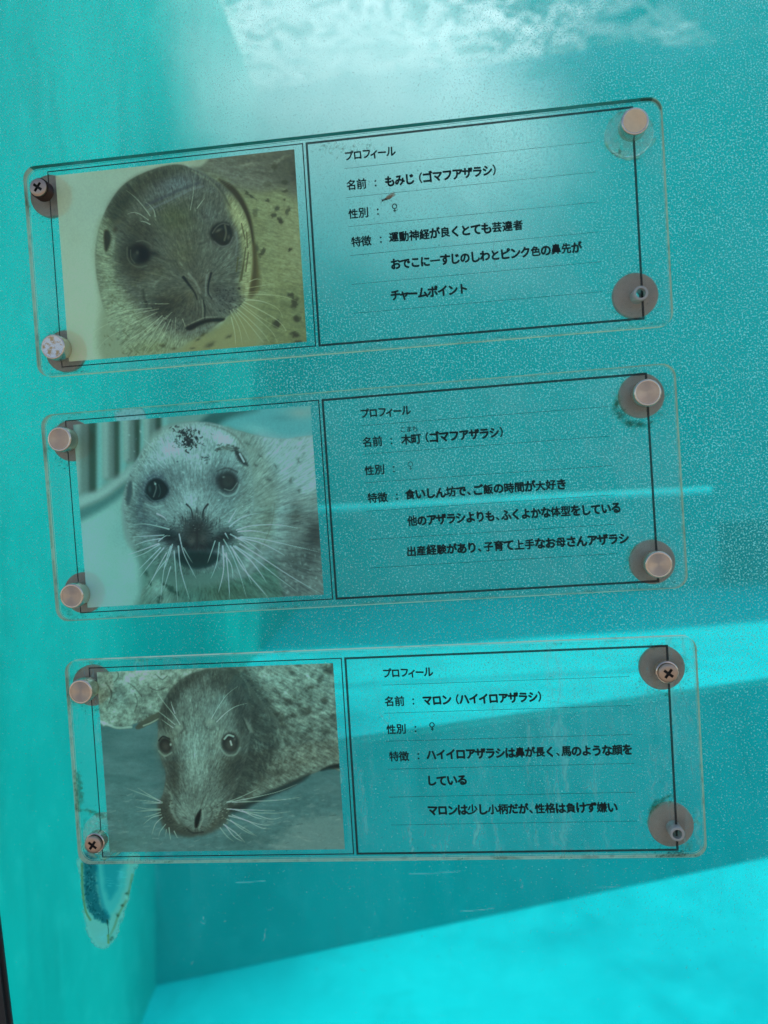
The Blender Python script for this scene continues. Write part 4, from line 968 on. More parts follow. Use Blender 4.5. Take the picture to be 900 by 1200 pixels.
g = NG('grey_washer'); co = g.coord()
n = g.noise(co, 120, 5, .6); n2 = g.noise(co, 480, 3, .6)
c = g.mixc(g.maprange(n, .35, .65), (.39, .265, .20), (.31, .215, .165)); c = g.mixc(g.maprange(n2, .66, .74, 0, .8), c, (.09, .075, .06))
M_WASHER = g.done(g.n('BsdfPrincipled', Base__Color=c, Roughness=.55).outputs[0])
g = NG('clear_washer_plastic')
M_CLEARW = g.done(g.mix(g.maprange(g.noise(g.coord(), 220, 3), .4, .65, .10, .45), g.n('BsdfGlass', Color=(.96, .98, .95, 1), Roughness=.02, IOR=1.45).outputs[0], g.mix(.5, g.n('BsdfDiffuse', Color=(.85, .9, .82, 1)).outputs[0], g.n('BsdfTranslucent', Color=(.85, .95, .9, 1)).outputs[0])))
g = NG('milky_tube_plastic')
M_TUBE = g.done(g.mix(.55, g.n('BsdfGlass', Color=(.9, .95, .93, 1), IOR=1.45, Roughness=.1).outputs[0], g.n('BsdfPrincipled', Base__Color=(.62, .60, .55, 1), Roughness=.35).outputs[0]))

# ================================================================== HARDWARE MESHES (axis along Y, plate face at y = -0.0124)
def mesh_of(bm, mats, smooth_angle=rad(35)):
    me = bpy.data.meshes.new('hardware'); bm.normal_update(); bm.to_mesh(me); bm.free()
    for m in (mats if isinstance(mats, (list, tuple)) else [mats]): me.materials.append(m)
    for p in me.polygons: p.use_smooth = True
    me.set_sharp_from_angle(angle=smooth_angle)
    return me
FY = -.0127
def disc_mesh(mat, r=.0176, hole=.0035):
    bm = bmesh.new()
    lathe(bm, [(hole, -.0003), (r, -.0003), (r, -.0041), (r - .0006, -.0046), (hole, -.0046)], 64, closed=True)
    return mesh_of(bm, mat)
def cap_mesh(face, side, r=.0104, h=.0120):
    bm = bmesh.new()
    lathe(bm, [(0, FY - h + .0003), (r - .0017, FY - h + .0001)] + [(r - .0012 + .0012 * math.sin(rad(a)), FY - h + .0012 - .0013 * math.cos(rad(a))) for a in (-25, 0, 18, 36, 54, 72, 90)] + [(r, FY), (0, FY)], 64, mi=[0] + [1] * 9)
    return mesh_of(bm, [face, side])
def screw_head_mesh(r, y0, y1, mat):
    """pan head with a real cross recess cut into it"""
    bm = bmesh.new()
    lathe(bm, [(0, y1 - .0003), (r * .6, y1 - .0002), (r * .9, y1), (r, y1 + .0005), (r, y0), (0, y0)], 48)
    me = bpy.data.meshes.new('tmp'); bm.to_mesh(me); bm.free(); me.materials.append(mat); me.materials.append(M_RECESS)
    a = link('tmp_head', me)
    bm = bmesh.new()
    w, L = r * .15, r * .58
    for k in range(2):
        b = bmesh.new(); box(b, -L if k == 0 else -w, L if k == 0 else w, y1 - .002, y1 + .0016 + .0002 * k, -w if k == 0 else -L, w if k == 0 else L)
        m2 = bpy.data.meshes.new('t'); b.to_mesh(m2); b.free(); bm.from_mesh(m2); bpy.data.meshes.remove(m2)
    me2 = bpy.data.meshes.new('tmp2'); bm.to_mesh(me2); bm.free(); me2.materials.append(M_RECESS)
    c = link('tmp_cut', me2); c.rotation_euler = (0, rad(38), 0)
    md = a.modifiers.new('b', 'BOOLEAN'); md.operation = 'DIFFERENCE'; md.object = c; md.solver = 'EXACT'; md.use_self = True
    bpy.context.view_layer.update()
    dg = bpy.context.evaluated_depsgraph_get()
    out = bpy.data.meshes.new_from_object(a.evaluated_get(dg)); out.name = 'hardware'
    for p in out.polygons: p.use_smooth = True
    out.set_sharp_from_angle(angle=rad(35))
    bpy.data.objects.remove(a); bpy.data.objects.remove(c)
    return out
def collar_mesh(r, y0, y1, mat, hole=0.):
    bm = bmesh.new()
    if hole: lathe(bm, [(hole, y0), (r, y0), (r, y1 + .0006), (r - .0006, y1), (hole, y1)], 48, closed=True)
    else: lathe(bm, [(0, y1), (r - .0006, y1), (r, y1 + .0006), (r, y0), (0, y0)], 48)
    return mesh_of(bm, mat)
def threads_mesh(r, y0, y1, mat, n=6):
    bm = bmesh.new(); pr = [(0, y1)]
    for k in range(n):
        ya = y1 + (y0 - y1) * k / n; yb = y1 + (y0 - y1) * (k + .5) / n
        pr += [(r, ya), (r * .9, yb)]
    pr += [(r, y0), (0, y0)]
    lathe(bm, pr, 48); return mesh_of(bm, mat)
ME_DISC = disc_mesh(M_WASHER, hole=.0006); ME_DISC_OPEN = disc_mesh(M_WASHER); ME_CLEAR = disc_mesh(M_CLEARW, .0184)
ME_CAP = cap_mesh(M_STEEL, M_RIM); ME_CHROME = cap_mesh(M_CHROME, M_RIM); ME_BRONZE = cap_mesh(M_BRONZE, M_RIM)
ME_HEAD = screw_head_mesh(.0072, FY - .0085, FY - .0108, M_SCREW)
ME_THREAD = threads_mesh(.0082, FY, FY - .0085, M_DARK)
ME_COLLAR = collar_mesh(.0086, FY, FY - .0075, M_RIM)
ME_COLLARTHIN = collar_mesh(.0074, FY - .0076, FY - .0084, M_DARK)
ME_TUBE = collar_mesh(.0056, -.0047, FY - .0050, M_TUBE, .0037)

# ================================================================== TEXT
GLYPHS = {}
def glyph(ch):
    """outline of one character, em = 1"""
    if ch not in GLYPHS:
        cu = bpy.data.curves.new('lettering', 'FONT'); cu.body = ch; cu.size = 1; cu.fill_mode = 'FRONT'; cu.resolution_u = 3
        o = link('tmp_text', cu); bpy.context.view_layer.update()
        me = bpy.data.meshes.new_from_object(o.evaluated_get(bpy.context.evaluated_depsgraph_get()))
        bpy.data.objects.remove(o); bpy.data.curves.remove(cu)
        n = len(me.vertices); co = np.empty(n * 3, np.float32); me.vertices.foreach_get('co', co)
        GLYPHS[ch] = (co.reshape(-1, 3)[:, :2].copy(), [tuple(p.vertices) for p in me.polygons]); bpy.data.meshes.remove(me)
    return GLYPHS[ch]
def put_text(root, s, xl, xr, yc, name='text_line', em=None, ink=None, bold=.03, hand=True):
    rnd = random.Random(s)
    parts_ = []; pen = 0.
    for ch in s:
        co, faces = glyph(ch)
        kana = '\u3040' <= ch <= '\u30ff'
        small = ch in 'ィャ'
        a = rad(rnd.uniform(-3.5, 2.5)) if hand and kana else rad(rnd.uniform(-1.2, 1.2)) if hand else 0
        sc_ = (1.08 if kana else 1.0) * rnd.uniform(.96, 1.04) if hand else 1.
        q = co - np.array((.5, .36)); sh_ = -.04 if kana and hand else 0
        q = np.stack([(q[:, 0] + sh_ * q[:, 1]) * math.cos(a) - q[:, 1] * math.sin(a), q[:, 0] * math.sin(a) + q[:, 1] * math.cos(a)], 1) * sc_
        adv = .72 if small else .62 if ch in '、' else .8 if ch in '（）' else 1.
        q[:, 0] += pen + adv / 2 + (.24 if ch == '、' else -.1 if ch == '（' else .1 if ch == '）' else 0); q[:, 1] += rnd.uniform(-.02, .02) if hand else 0
        parts_.append((q, faces, bold * (1.25 if kana else .9))); pen += adv
    allx = np.concatenate([q[:, 0] for q, f, b in parts_])
    x0, x1 = allx.min(), allx.max()
    if xr is None: k = em; off = xl - (x0 + x1) / 2 * k
    else: k = (xr - xl) / (x1 - x0); off = xl - x0 * k
    ky = em or k
    V_, F_ = [], []
    for q, faces, bw in parts_:
        # the pen has breadth: strokes are laid down in several passes side by side
        for m_, (dx, dy) in enumerate([(math.cos(t) * bw, math.sin(t) * bw) for t in [2 * math.pi * u / 8 for u in range(8)]] + [(0, 0)] if bw else [(0, 0)]):
            b = len(V_)
            V_ += [((x + dx) * k + off - SHEET_W / 2, PRINT_Y - .0001 - .000004 * m_, (y + dy) * ky + yc + SHEET_H) for x, y in q]
            F_ += [tuple(v + b for v in f) for f in faces]
    me = bpy.data.meshes.new('lettering'); me.from_pydata(V_, [], F_); me.materials.append(ink or M_INK)
    return link(name, me, root)
def sheet_quad(bm, x0, x1, y0, y1, Y=PRINT_Y):
    v = [bm.verts.new((x - SHEET_W / 2, Y, y + SHEET_H)) for x, y in ((x0, y0), (x1, y0), (x1, y1), (x0, y1))]
    bm.faces.new(v)
def border(root, x0, x1, y0, y1, w):
    bm = bmesh.new()
    sheet_quad(bm, x0, x1, y0 - w, y0); sheet_quad(bm, x0, x1, y1, y1 + w)
    sheet_quad(bm, x0, x0 + w, y1 + w, y0 - w); sheet_quad(bm, x1 - w, x1, y1 + w, y0 - w)
    return obj('border_line', bm, M_LINE, root)
def grid_mesh(name, nx, ny, P, rgba, mat, parent):
    """sheet of ink or grime: P is (ny, nx, 3), colour per vertex"""
    idx = np.arange(nx * ny).reshape(ny, nx)
    q = np.stack([idx[1:, :-1], idx[1:, 1:], idx[:-1, 1:], idx[:-1, :-1]], -1).reshape(-1, 4)
    me = bpy.data.meshes.new(name)
    me.vertices.add(nx * ny); me.vertices.foreach_set('co', P.astype(np.float32).ravel())
    me.loops.add(q.size); me.loops.foreach_set('vertex_index', q.ravel().astype(np.int32))
    me.polygons.add(len(q)); me.polygons.foreach_set('loop_start', np.arange(0, q.size, 4, dtype=np.int32))
    me.update(calc_edges=True)
    a = me.color_attributes.new('ink', 'FLOAT_COLOR', 'POINT')
    a.data.foreach_set('color', rgba.astype(np.float32).ravel())
    me.materials.append(mat)
    return link(name, me, parent)
def lin(c):
    c = np.clip(c / 255., 0, 1); return np.where(c <= .04045, c / 12.92, ((c + .055) / 1.055) ** 2.4)

class Film(Canvas):
    """see-through film: colour plus coverage"""
    def __init__(s, X, Y): super().__init__(X, Y, (200, 215, 205)); s.A = np.zeros(X.shape)
    def put(s, sl, al, col, mode='mix'):
        al = np.clip(al, 0, 1); A = s.A[sl]; nA = al + A * (1 - al)
        k = (al / np.maximum(nA, 1e-5))[..., None]
        s.c[sl] = s.c[sl] * (1 - k) + np.array(col, float) * k; s.A[sl] = nA
    def haze(s, al, col): s.put((slice(None), slice(None)), al, col)

# ================================================================== THE THREE SIGNS
PLATE = (-.0225, .4975, .0066, -.1690)      # x0, x1, y_top, y_bottom on the sheet
def plate_mesh(root):
    x0, x1, yt, yb = PLATE; r = .0105; pts = []
    for cx, cz, a0 in ((x1 - r, yt - r, 0), (x0 + r, yt - r, 90), (x0 + r, yb + r, 180), (x1 - r, yb + r, 270)):
        for k in range(9): a = rad(a0 + 90 * k / 8); pts.append((cx + r * math.cos(a), cz + r * math.sin(a)))
    bm = bmesh.new()
    f_ = [bm.verts.new((x - SHEET_W / 2, -.012, y + SHEET_H)) for x, y in pts]
    b_ = [bm.verts.new((x - SHEET_W / 2, -.0048, y + SHEET_H)) for x, y in pts]
    n = len(pts)
    bm.faces.new(f_); bm.faces.new(b_[::-1])
    for i in range(n): bm.faces.new((f_[i], b_[i], b_[(i + 1) % n], f_[(i + 1) % n]))
    bmesh.ops.recalc_face_normals(bm, faces=bm.faces)
    bmesh.ops.bevel(bm, geom=[e for e in bm.edges if abs(e.verts[0].co.y - e.verts[1].co.y) < 1e-6], offset=.0007, segments=2, affect='EDGES')
    bm.normal_update()
    for f in bm.faces:
        if abs(f.normal.y) < .9: f.material_index = 2 if f.normal.z > .9 and root is signs[0] else 1
    return obj('acrylic_plate', bm, [M_ACRYLIC, M_EDGE, M_EDGE_DARKREFL], root)

TEXTS = [
    ['プロフィール', '名前', 'もみじ（ゴマフアザラシ）', '性別', '特徴', '運動神経が良くとても芸達者', 'おでこに一すじのしわとピンク色の鼻先が', 'チャームポイント'],
    ['プロフィール', '名前', '木町（ゴマフアザラシ）', '性別', '特徴', '食いしん坊で、ご飯の時間が大好き', '他のアザラシよりも、ふくよかな体型をしている', '出産経験があり、子育て上手なお母さんアザラシ'],
    ['プロフィール', '名前', 'マロン（ハイイロアザラシ）', '性別', '特徴', 'ハイイロアザラシは鼻が長く、馬のような顔を', 'している', 'マロンは少し小柄だが、性格は負けず嫌い']]
XR = [[.2906, .2657, .3682, .2657, .2669, .3866, .4309, .3402], [.2904, .2657, .3620, .2657, .2670, .4083, .4491, .4541], [.2905, .2658, .3753, .2655, .2669, .4436, .3122, .4301]]
XL = [.2502, .2500, .2812, .2500, .2509, .2815, .2818, .2800]
YC = [-.0139, -.0369, -.0371, -.0599, -.0823, -.0816, -.1030, -.1273]
# washer centre in the photograph, kind of washer, kind of head
HARD = [
    [((58.4, 229.3), 'grey', 'screw'), ((76.3, 411.3), 'grey', 'chrome'), ((737.6, 156), 'clear', 'bronze'), ((744.7, 346), 'grey', 'tube')],
    [((83.6, 516.3), 'grey', 'cap'), ((97.6, 694.7), 'grey', 'cap'), ((752, 463.6), 'grey', 'cap'), ((764.7, 658.7), 'grey', 'cap')],
    [((107.6, 803.6), 'grey', 'cap'), ((120.7, 978.7), 'clear', 'collar'), ((776, 782.7), 'grey', 'collar'), ((786.7, 967), 'grey', 'tube')]]
LABELS = ['clear acrylic sign printed with dark brown seal face, topmost of three, insect stuck on it',
          'clear acrylic sign printed with a pale white-faced whiskered seal by railings, middle of three',
          'clear acrylic sign printed with a long-nosed grey seal on wet ground, lowest of three']
FRONT_LIGHT = 1.0
def build_photo(i, root):
    nx, ny = 440, 336
    X, Y, U, V = print_grid(i, nx, ny)
    cv = Canvas(X, Y, (128, 128, 128))
    (paint_brown_seal, paint_white_faced_seal, paint_grey_seal)[i](cv)
    R0, G0, B0 = cv.c[..., 0].copy(), cv.c[..., 1].copy(), cv.c[..., 2].copy(); k_ = .55 if i == 0 else .7
    if i == 0:
        cv.c[..., 0] = np.minimum(R0, R0 * (1 - k_) + G0 / 1.27 * k_); cv.c[..., 2] = np.maximum(B0, B0 * (1 - k_) + .74 * G0 * k_)
        cv.c *= np.array((.98, 1.0, 1.05))
    else:
        gr, br = ((1.47, 1.40), (1.43, 1.27))[i - 1]
        cv.c[..., 1] = np.maximum(G0, G0 * (1 - k_) + gr * R0 * k_); cv.c[..., 2] = np.maximum(B0, B0 * (1 - k_) + br * R0 * k_)
        cv.c *= np.array(((.96, .98, 1.02), (.98, .98, 1.02))[i - 1])
    G_ = cv.c.mean(-1, keepdims=True); cv.c = .90 * cv.c + .10 * G_ * (cv.c.mean((0, 1)) / cv.c.mean())
    L = lin(cv.c)
    lum = L.mean(-1)
    t = np.clip(.01 + .65 * lum, 0, .32)                       # clear film shows through where little ink lies
    bgc = np.array((.02, .33, .36))
    off = t[..., None] * bgc + PHOTO_C
    off = off * np.minimum(1, .55 * (L / off).min(-1, keepdims=True))
    alb = np.clip((L - off) / (1 - t[..., None]) / np.array(PHOTO_E), .004, .85)
    rgba = np.concatenate([alb, (1 - t)[..., None]], -1)
    P = np.stack([U - SHEET_W / 2, np.full(U.shape, PRINT_Y), V + SHEET_H], -1)
    return grid_mesh('photo_print', nx, ny, P, rgba, M_PHOTO, root)
PHOTO_E = (.39, .42, .52); PHOTO_C = np.array((.016, .03, .024))
def build_grime_and_glare(i, root):
    nx, ny = 560, 200
    x0, x1, yt, yb = PLATE; e = .0008
    u = np.linspace(x0 + e, x1 - e, nx); v = np.linspace(yt - e, yb + e, ny)
    U, V = np.meshgrid(u, v); ox, oy, a = SIGN_OFF[i]
    PX = ox + U * math.cos(a) - V * math.sin(a) - SHEET_W / 2; PZ = oy + U * math.sin(a) + V * math.cos(a) + .2
    Q = [CR[r, 0] * PX + CR[r, 1] * PZ + CT[r] for r in range(3)]
    X, Y = 450 + 900 * Q[0] / Q[2], 600 - 900 * Q[1] / Q[2]
    f = Film(X, Y); rnd = random.Random(40 + i)
    # even milky film with cloudy wear
    base = .05 + .10 * fbm(U * 26, V * 26, 60 + i, 4)
    px_ = (U > PRINT_RECT[0]) & (U < PRINT_RECT[1]) & (V < PRINT_RECT[2]) & (V > PRINT_RECT[3])
    f.haze(np.where(px_, base * .35, base), (150, 240, 236))
    wob = .25 * fbm(U * 50, V * 120, 9, 3)
    st = fbm(U * 150 + 5 * wob + V * 3, V * 26 + 6 * fbm(U * 120, V * 30, 19, 3), 70 + i, 5, .62)
    amt = (.10, .18, .60)[i]
    f.haze(np.clip((st - .52) * 3, 0, 1) * amt * np.clip(fbm(U * 14, V * 10, 80 + i, 2) * 2 - .55, 0, 1), (190, 196, 178))
    wipe = np.clip((fbm(U * 20 + V * 18, V * 9 - U * 3, 90 + i, 3) - .52) * 6, 0, 1)
    f.haze(wipe * (.13, .08, .03)[i], (215, 222, 212))
    # green-brown dirt caught round the washers and along the edges
    for (c, kind, head) in HARD[i]:
        cx, cy = c; big_ = 24 + (cx - 80) / 680 * 3
        for k in range(34):
            an = rnd.uniform(0, 6.28); rr = big_ * rnd.uniform(.98, 1.22)
            f.blob(cx + rr * math.cos(an), cy + rr * math.sin(an) + 1, rnd.uniform(1.5, 6), rnd.uniform(1, 3), math.degrees(an) + 90, (92, 92, 56), rnd.uniform(.05, .30), rough=3, rsc=3, seed=k, tex=.7, tsc=1.5)
        for k in range(22):
            an = rnd.gauss(1.57, .7); rr = big_ * rnd.uniform(1.0, 1.45)
            f.blob(cx + rr * math.cos(an), cy + rr * math.sin(an), rnd.uniform(.6, 1.3), rnd.uniform(.5, 1), 0, (40, 40, 26), rnd.uniform(.3, .8))
        if kind == 'clear':  # pale cream arc along the lower rim of a clear washer
            for k in range(26):
                an = rnd.uniform(.2, 2.9); rr = big_ + 2 + rnd.uniform(-1.5, 2)
                f.blob(cx + rr * math.cos(an), cy + rr * math.sin(an), 4, 1.6, math.degrees(an) + 90, (215, 210, 170), .3)
    if i == 1:
        for (x, y, rx, ry) in ((726, 486, 8, 5), (738, 496, 10, 5), (752, 497, 8, 4), (722, 474, 4, 9), (765, 496, 1.4, 3.2)):
            f.blob(x, y, rx, ry, 20, (58, 62, 34), .75, rough=3, rsc=4, tex=.6, tsc=2)
        f.poly([(136, 483), (166, 479), (168, 493), (150, 496), (138, 494)], (252, 254, 252), 2.0, 1., rough=2, rsc=3, tex=.6, tsc=1.5)  # white sun glare painted into the film at the top edge
    if i == 0:
        for k in range(60):
            f.blob(rnd.uniform(366, 440), rnd.uniform(166, 176) + rnd.expovariate(.25), rnd.uniform(.7, 2.4), rnd.uniform(.6, 1.4), rnd.uniform(0, 180), (60, 66, 48), rnd.uniform(.15, .6), rough=1)
        f.stroke([(752, 117), (764, 117), (771, 121), (774, 127)], 3.4, (74, 54, 38), .7, soft=2)
        f.stroke([(674, 122), (682, 121), (692, 120)], 2.6, (60, 56, 44), .7, soft=2)
        f.blob(726, 178, 2, 4, 0, (92, 70, 40), .7, rough=1); f.blob(737, 387, 13, 6, -4, (120, 124, 66), .5, rough=3, rsc=4)
    if i == 2:
        f.poly([(88, 905), (94, 910), (97, 935), (94, 946), (108, 949), (120, 955), (130, 958), (118, 958), (100, 951), (89, 948)], (88, 84, 50), 2.5, .5, rough=4, rsc=3, tex=.7, tsc=2)
        f.poly([(760, 948), (772, 936), (790, 932), (776, 940), (764, 952)], (70, 84, 54), 2, .6, rough=3, rsc=3, tex=.5, tsc=2)
        for k in range(60): f.blob(rnd.gauss(788, 12), rnd.gauss(1001, 3), rnd.uniform(.7, 1.8), rnd.uniform(.5, 1.1), 0, (34, 36, 24), rnd.uniform(.3, .9))
        for k in range(14): f.stroke([(x := rnd.uniform(560, 640), y := rnd.uniform(810, 850)), (x + rnd.uniform(10, 40), y + rnd.uniform(-10, 6))], .7, (80, 130, 130), .25)
    # dirt specks everywhere, darker line of grime along the rim
    for k in range(170):
        f.blob(rnd.uniform(X.min(), X.max()), rnd.uniform(Y.min(), Y.max()), r_ := rnd.uniform(.5, 1.0), r_, 0, (36, 44, 34), rnd.uniform(.25, .8))
    d_edge = np.minimum(np.minimum(U - x0, x1 - U), np.minimum(yt - V, V - yb))
    dirt = np.clip((fbm(U * 90, V * 90, 97 + i, 4) - .50) * 5, 0, 1)
    f.haze(np.exp(-((d_edge - .0016) / .0011) ** 2) * dirt * .22, (84, 78, 52))
    rr_ = .0105; qx = np.maximum(np.maximum(x0 + rr_ - U, U - x1 + rr_), 0); qy = np.maximum(np.maximum(V - yt + rr_, yb + rr_ - V), 0)
    f.A *= np.hypot(qx, qy) < rr_ - .0005
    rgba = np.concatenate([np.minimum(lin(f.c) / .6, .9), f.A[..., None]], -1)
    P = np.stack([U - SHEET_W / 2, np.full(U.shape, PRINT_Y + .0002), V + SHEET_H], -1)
    return grid_mesh('grime_and_glare_film', nx, ny, P, rgba, M_GRIME_AND_GLARE, root)

signs = []
for i in range(3):
    root = link('profile_sign', None)
    ox, oy, a = SIGN_OFF[i]
    bx, by = sheet_to_plane(i, SHEET_W / 2, -SHEET_H)
    root.location = (bx, 0, by + ZOFF); root.rotation_euler = (0, -a, 0)
    tag(root, LABELS[i], 'sign', 'acrylic seal profile signs on the tank window')
    signs.append(root)
    plate_mesh(root)
    ph = build_photo(i, root)
    ph['label'] = ('printed photo of a dark brown seal face', 'printed photo of a pale seal with a dark muzzle', 'printed photo of a long-nosed grey seal')[i]
    border(root, -.0004, .2168, .0004, -.1628, .00095)
    border(root, .2187, .4756, .0006, -.1631, .0018)
    for k in range(6):
        bm = bmesh.new(); yy = -.0234 - .02308 * k
        sheet_quad(bm, .2489, .4449, yy - .00024, yy + .00024)
        obj('rule_line', bm, M_RULE, root)
    for k, s in enumerate(TEXTS[i]):
        t = put_text(root, s, XL[k], XR[i][k], YC[k], em=(.0084 if k else .0078), bold=.030 if k in (0, 1, 3, 4) else .042)
    for yy in (-.0371, -.0597, -.0820): put_text(root, '：', .2732 + (.0014 if yy < -.08 else .0004 if yy < -.05 else 0), None, yy, em=.0076, bold=.03)
    put_text(root, '♀', .2872, None, -.0583, name='female_symbol', em=.0068, bold=.0, hand=False, ink=M_RULE if i == 1 else None)
    if i == 1: put_text(root, 'こまち', .2814, .2948, -.0292, em=.0046, bold=.015)
    inv = Matrix.Translation(Vector((bx, 0, by + ZOFF))) @ Matrix.Rotation(-a, 4, 'Y')
    inv = inv.inverted()
    for (c, kind, head) in HARD[i]:
        P = inv @ at_y(c[0], c[1], -.0046)
        d = link('washer', ME_CLEAR if kind == 'clear' else ME_DISC_OPEN if head == 'tube' else ME_DISC, root)
        d.location = (P.x, 0, P.z)
        if kind == 'clear': d['label'] = 'clear plastic washer'
        if head in ('cap', 'chrome', 'bronze'):
            k_ = link('cap', {'cap': ME_CAP, 'chrome': ME_CHROME, 'bronze': ME_BRONZE}[head], d)
            if head != 'cap': k_['label'] = {'chrome': 'worn chrome cap', 'bronze': 'bronze coloured cap'}[head]
        elif head == 'screw':
            link('threaded_stud', ME_THREAD, d); link('screw', ME_HEAD, d)
        elif head == 'collar':
            link('collar', ME_COLLAR, d); link('gasket_ring', ME_COLLARTHIN, d); link('screw', ME_HEAD, d)
        else:
            k_ = link('tube', ME_TUBE, d); k_.location = (.0012, 0, -.0016)
    build_grime_and_glare(i, root)

# ================================================================== A DEAD WINGED INSECT ON THE TOP SIGN
g = NG('insect_brown'); M_BUG = g.done(g.n('BsdfPrincipled', Base__Color=(.055, .024, .012, 1), Roughness=.35).outputs[0])
g = NG('insect_black'); M_BUGD = g.done(g.n('BsdfPrincipled', Base__Color=(.010, .010, .010, 1), Roughness=.4).outputs[0])
g = NG('insect_wing'); M_WING = g.done(g.mix(.45, g.n('BsdfTransparent').outputs[0], g.n('BsdfPrincipled', Base__Color=(.32, .25, .13, 1), Roughness=.3).outputs[0]))
pb = at_y(454.0, 232.6, PRINT_Y - .0012); pa = at_y(447.5, 235, PRINT_Y - .0012)
bug = tag(link('winged_insect', None), 'small dead winged ant stuck on the topmost sign above the female symbol', 'insect')
bug.location = pb; bug.rotation_euler = (0, -math.atan2(pb.z - pa.z, pb.x - pa.x), 0)
def ell(bm, cx, cy_, cz, rx, ry, rz):
    r = bmesh.ops.create_uvsphere(bm, u_segments=16, v_segments=10, radius=1)
    for v in r['verts']: v.co = Vector((cx + v.co.x * rx, cy_ + v.co.y * ry, cz + v.co.z * rz))
bm = bmesh.new()
ell(bm, -.0008, 0, 0, .0017, .0009, .0010); ell(bm, -.0040, 0, -.0001, .0009, .0008, .0009); ell(bm, -.0027, 0, 0, .0009, .0005, .0006)
obj('body', bm, M_BUGD, bug, True)
bm = bmesh.new(); ell(bm, .0016, 0, .0001, .0024, .0010, .0011)
obj('abdomen', bm, M_BUG, bug, True)
for s_, an in ((.0002, 14), (-.0001, 2)):
    bm = bmesh.new(); n = 20; ring = []
    for k in range(n):
        t = 2 * math.pi * k / n; x = .0040 + .0042 * math.cos(t); z = (.0014 - .0003 * math.cos(t)) * math.sin(t) * (1 if an > 5 else .8)
        c_, s2 = math.cos(rad(an)), math.sin(rad(an)); ring.append((x * c_ - z * s2 - .001, x * s2 + z * c_))
    top = [bm.verts.new((x, -.0011 + s_, z)) for x, z in ring]; bot = [bm.verts.new((x, -.00105 + s_, z)) for x, z in ring]
    bm.faces.new(top); bm.faces.new(bot[::-1])
    for k in range(n): bm.faces.new((top[k], bot[k], bot[(k + 1) % n], top[(k + 1) % n]))
    bmesh.ops.recalc_face_normals(bm, faces=bm.faces)
    obj('wing', bm, M_WING, bug)
def tube(bm, pts, r, seg=6):
    prev = None
    for i_, p in enumerate(pts):
        p = Vector(p); q = Vector(pts[min(i_ + 1, len(pts) - 1)]) - Vector(pts[max(i_ - 1, 0)]); q.normalize()
        a_ = q.orthogonal().normalized(); b_ = q.cross(a_)
        ringv = [bm.verts.new(p + (a_ * math.cos(2 * math.pi * k / seg) + b_ * math.sin(2 * math.pi * k / seg)) * r) for k in range(seg)]
        if prev:
            for k in range(seg): bm.faces.new((prev[k], prev[(k + 1) % seg], ringv[(k + 1) % seg], ringv[k]))
        prev = ringv
for x, dx, s_ in ((-.002, -.0016, -1), (-.001, .0006, -1), (0, .0022, -1), (-.002, -.0022, 1), (-.0044, -.0016, 1), (-.0044, -.002, -1)):
    bm = bmesh.new(); tube(bm, [(x, 0, 0), (x + dx * .5, -.0004, s_ * .0014), (x + dx * 1.2, .0008, s_ * .0027)], .00009)
    obj('antenna' if x < -.004 else 'leg', bm, M_BUGD, bug)

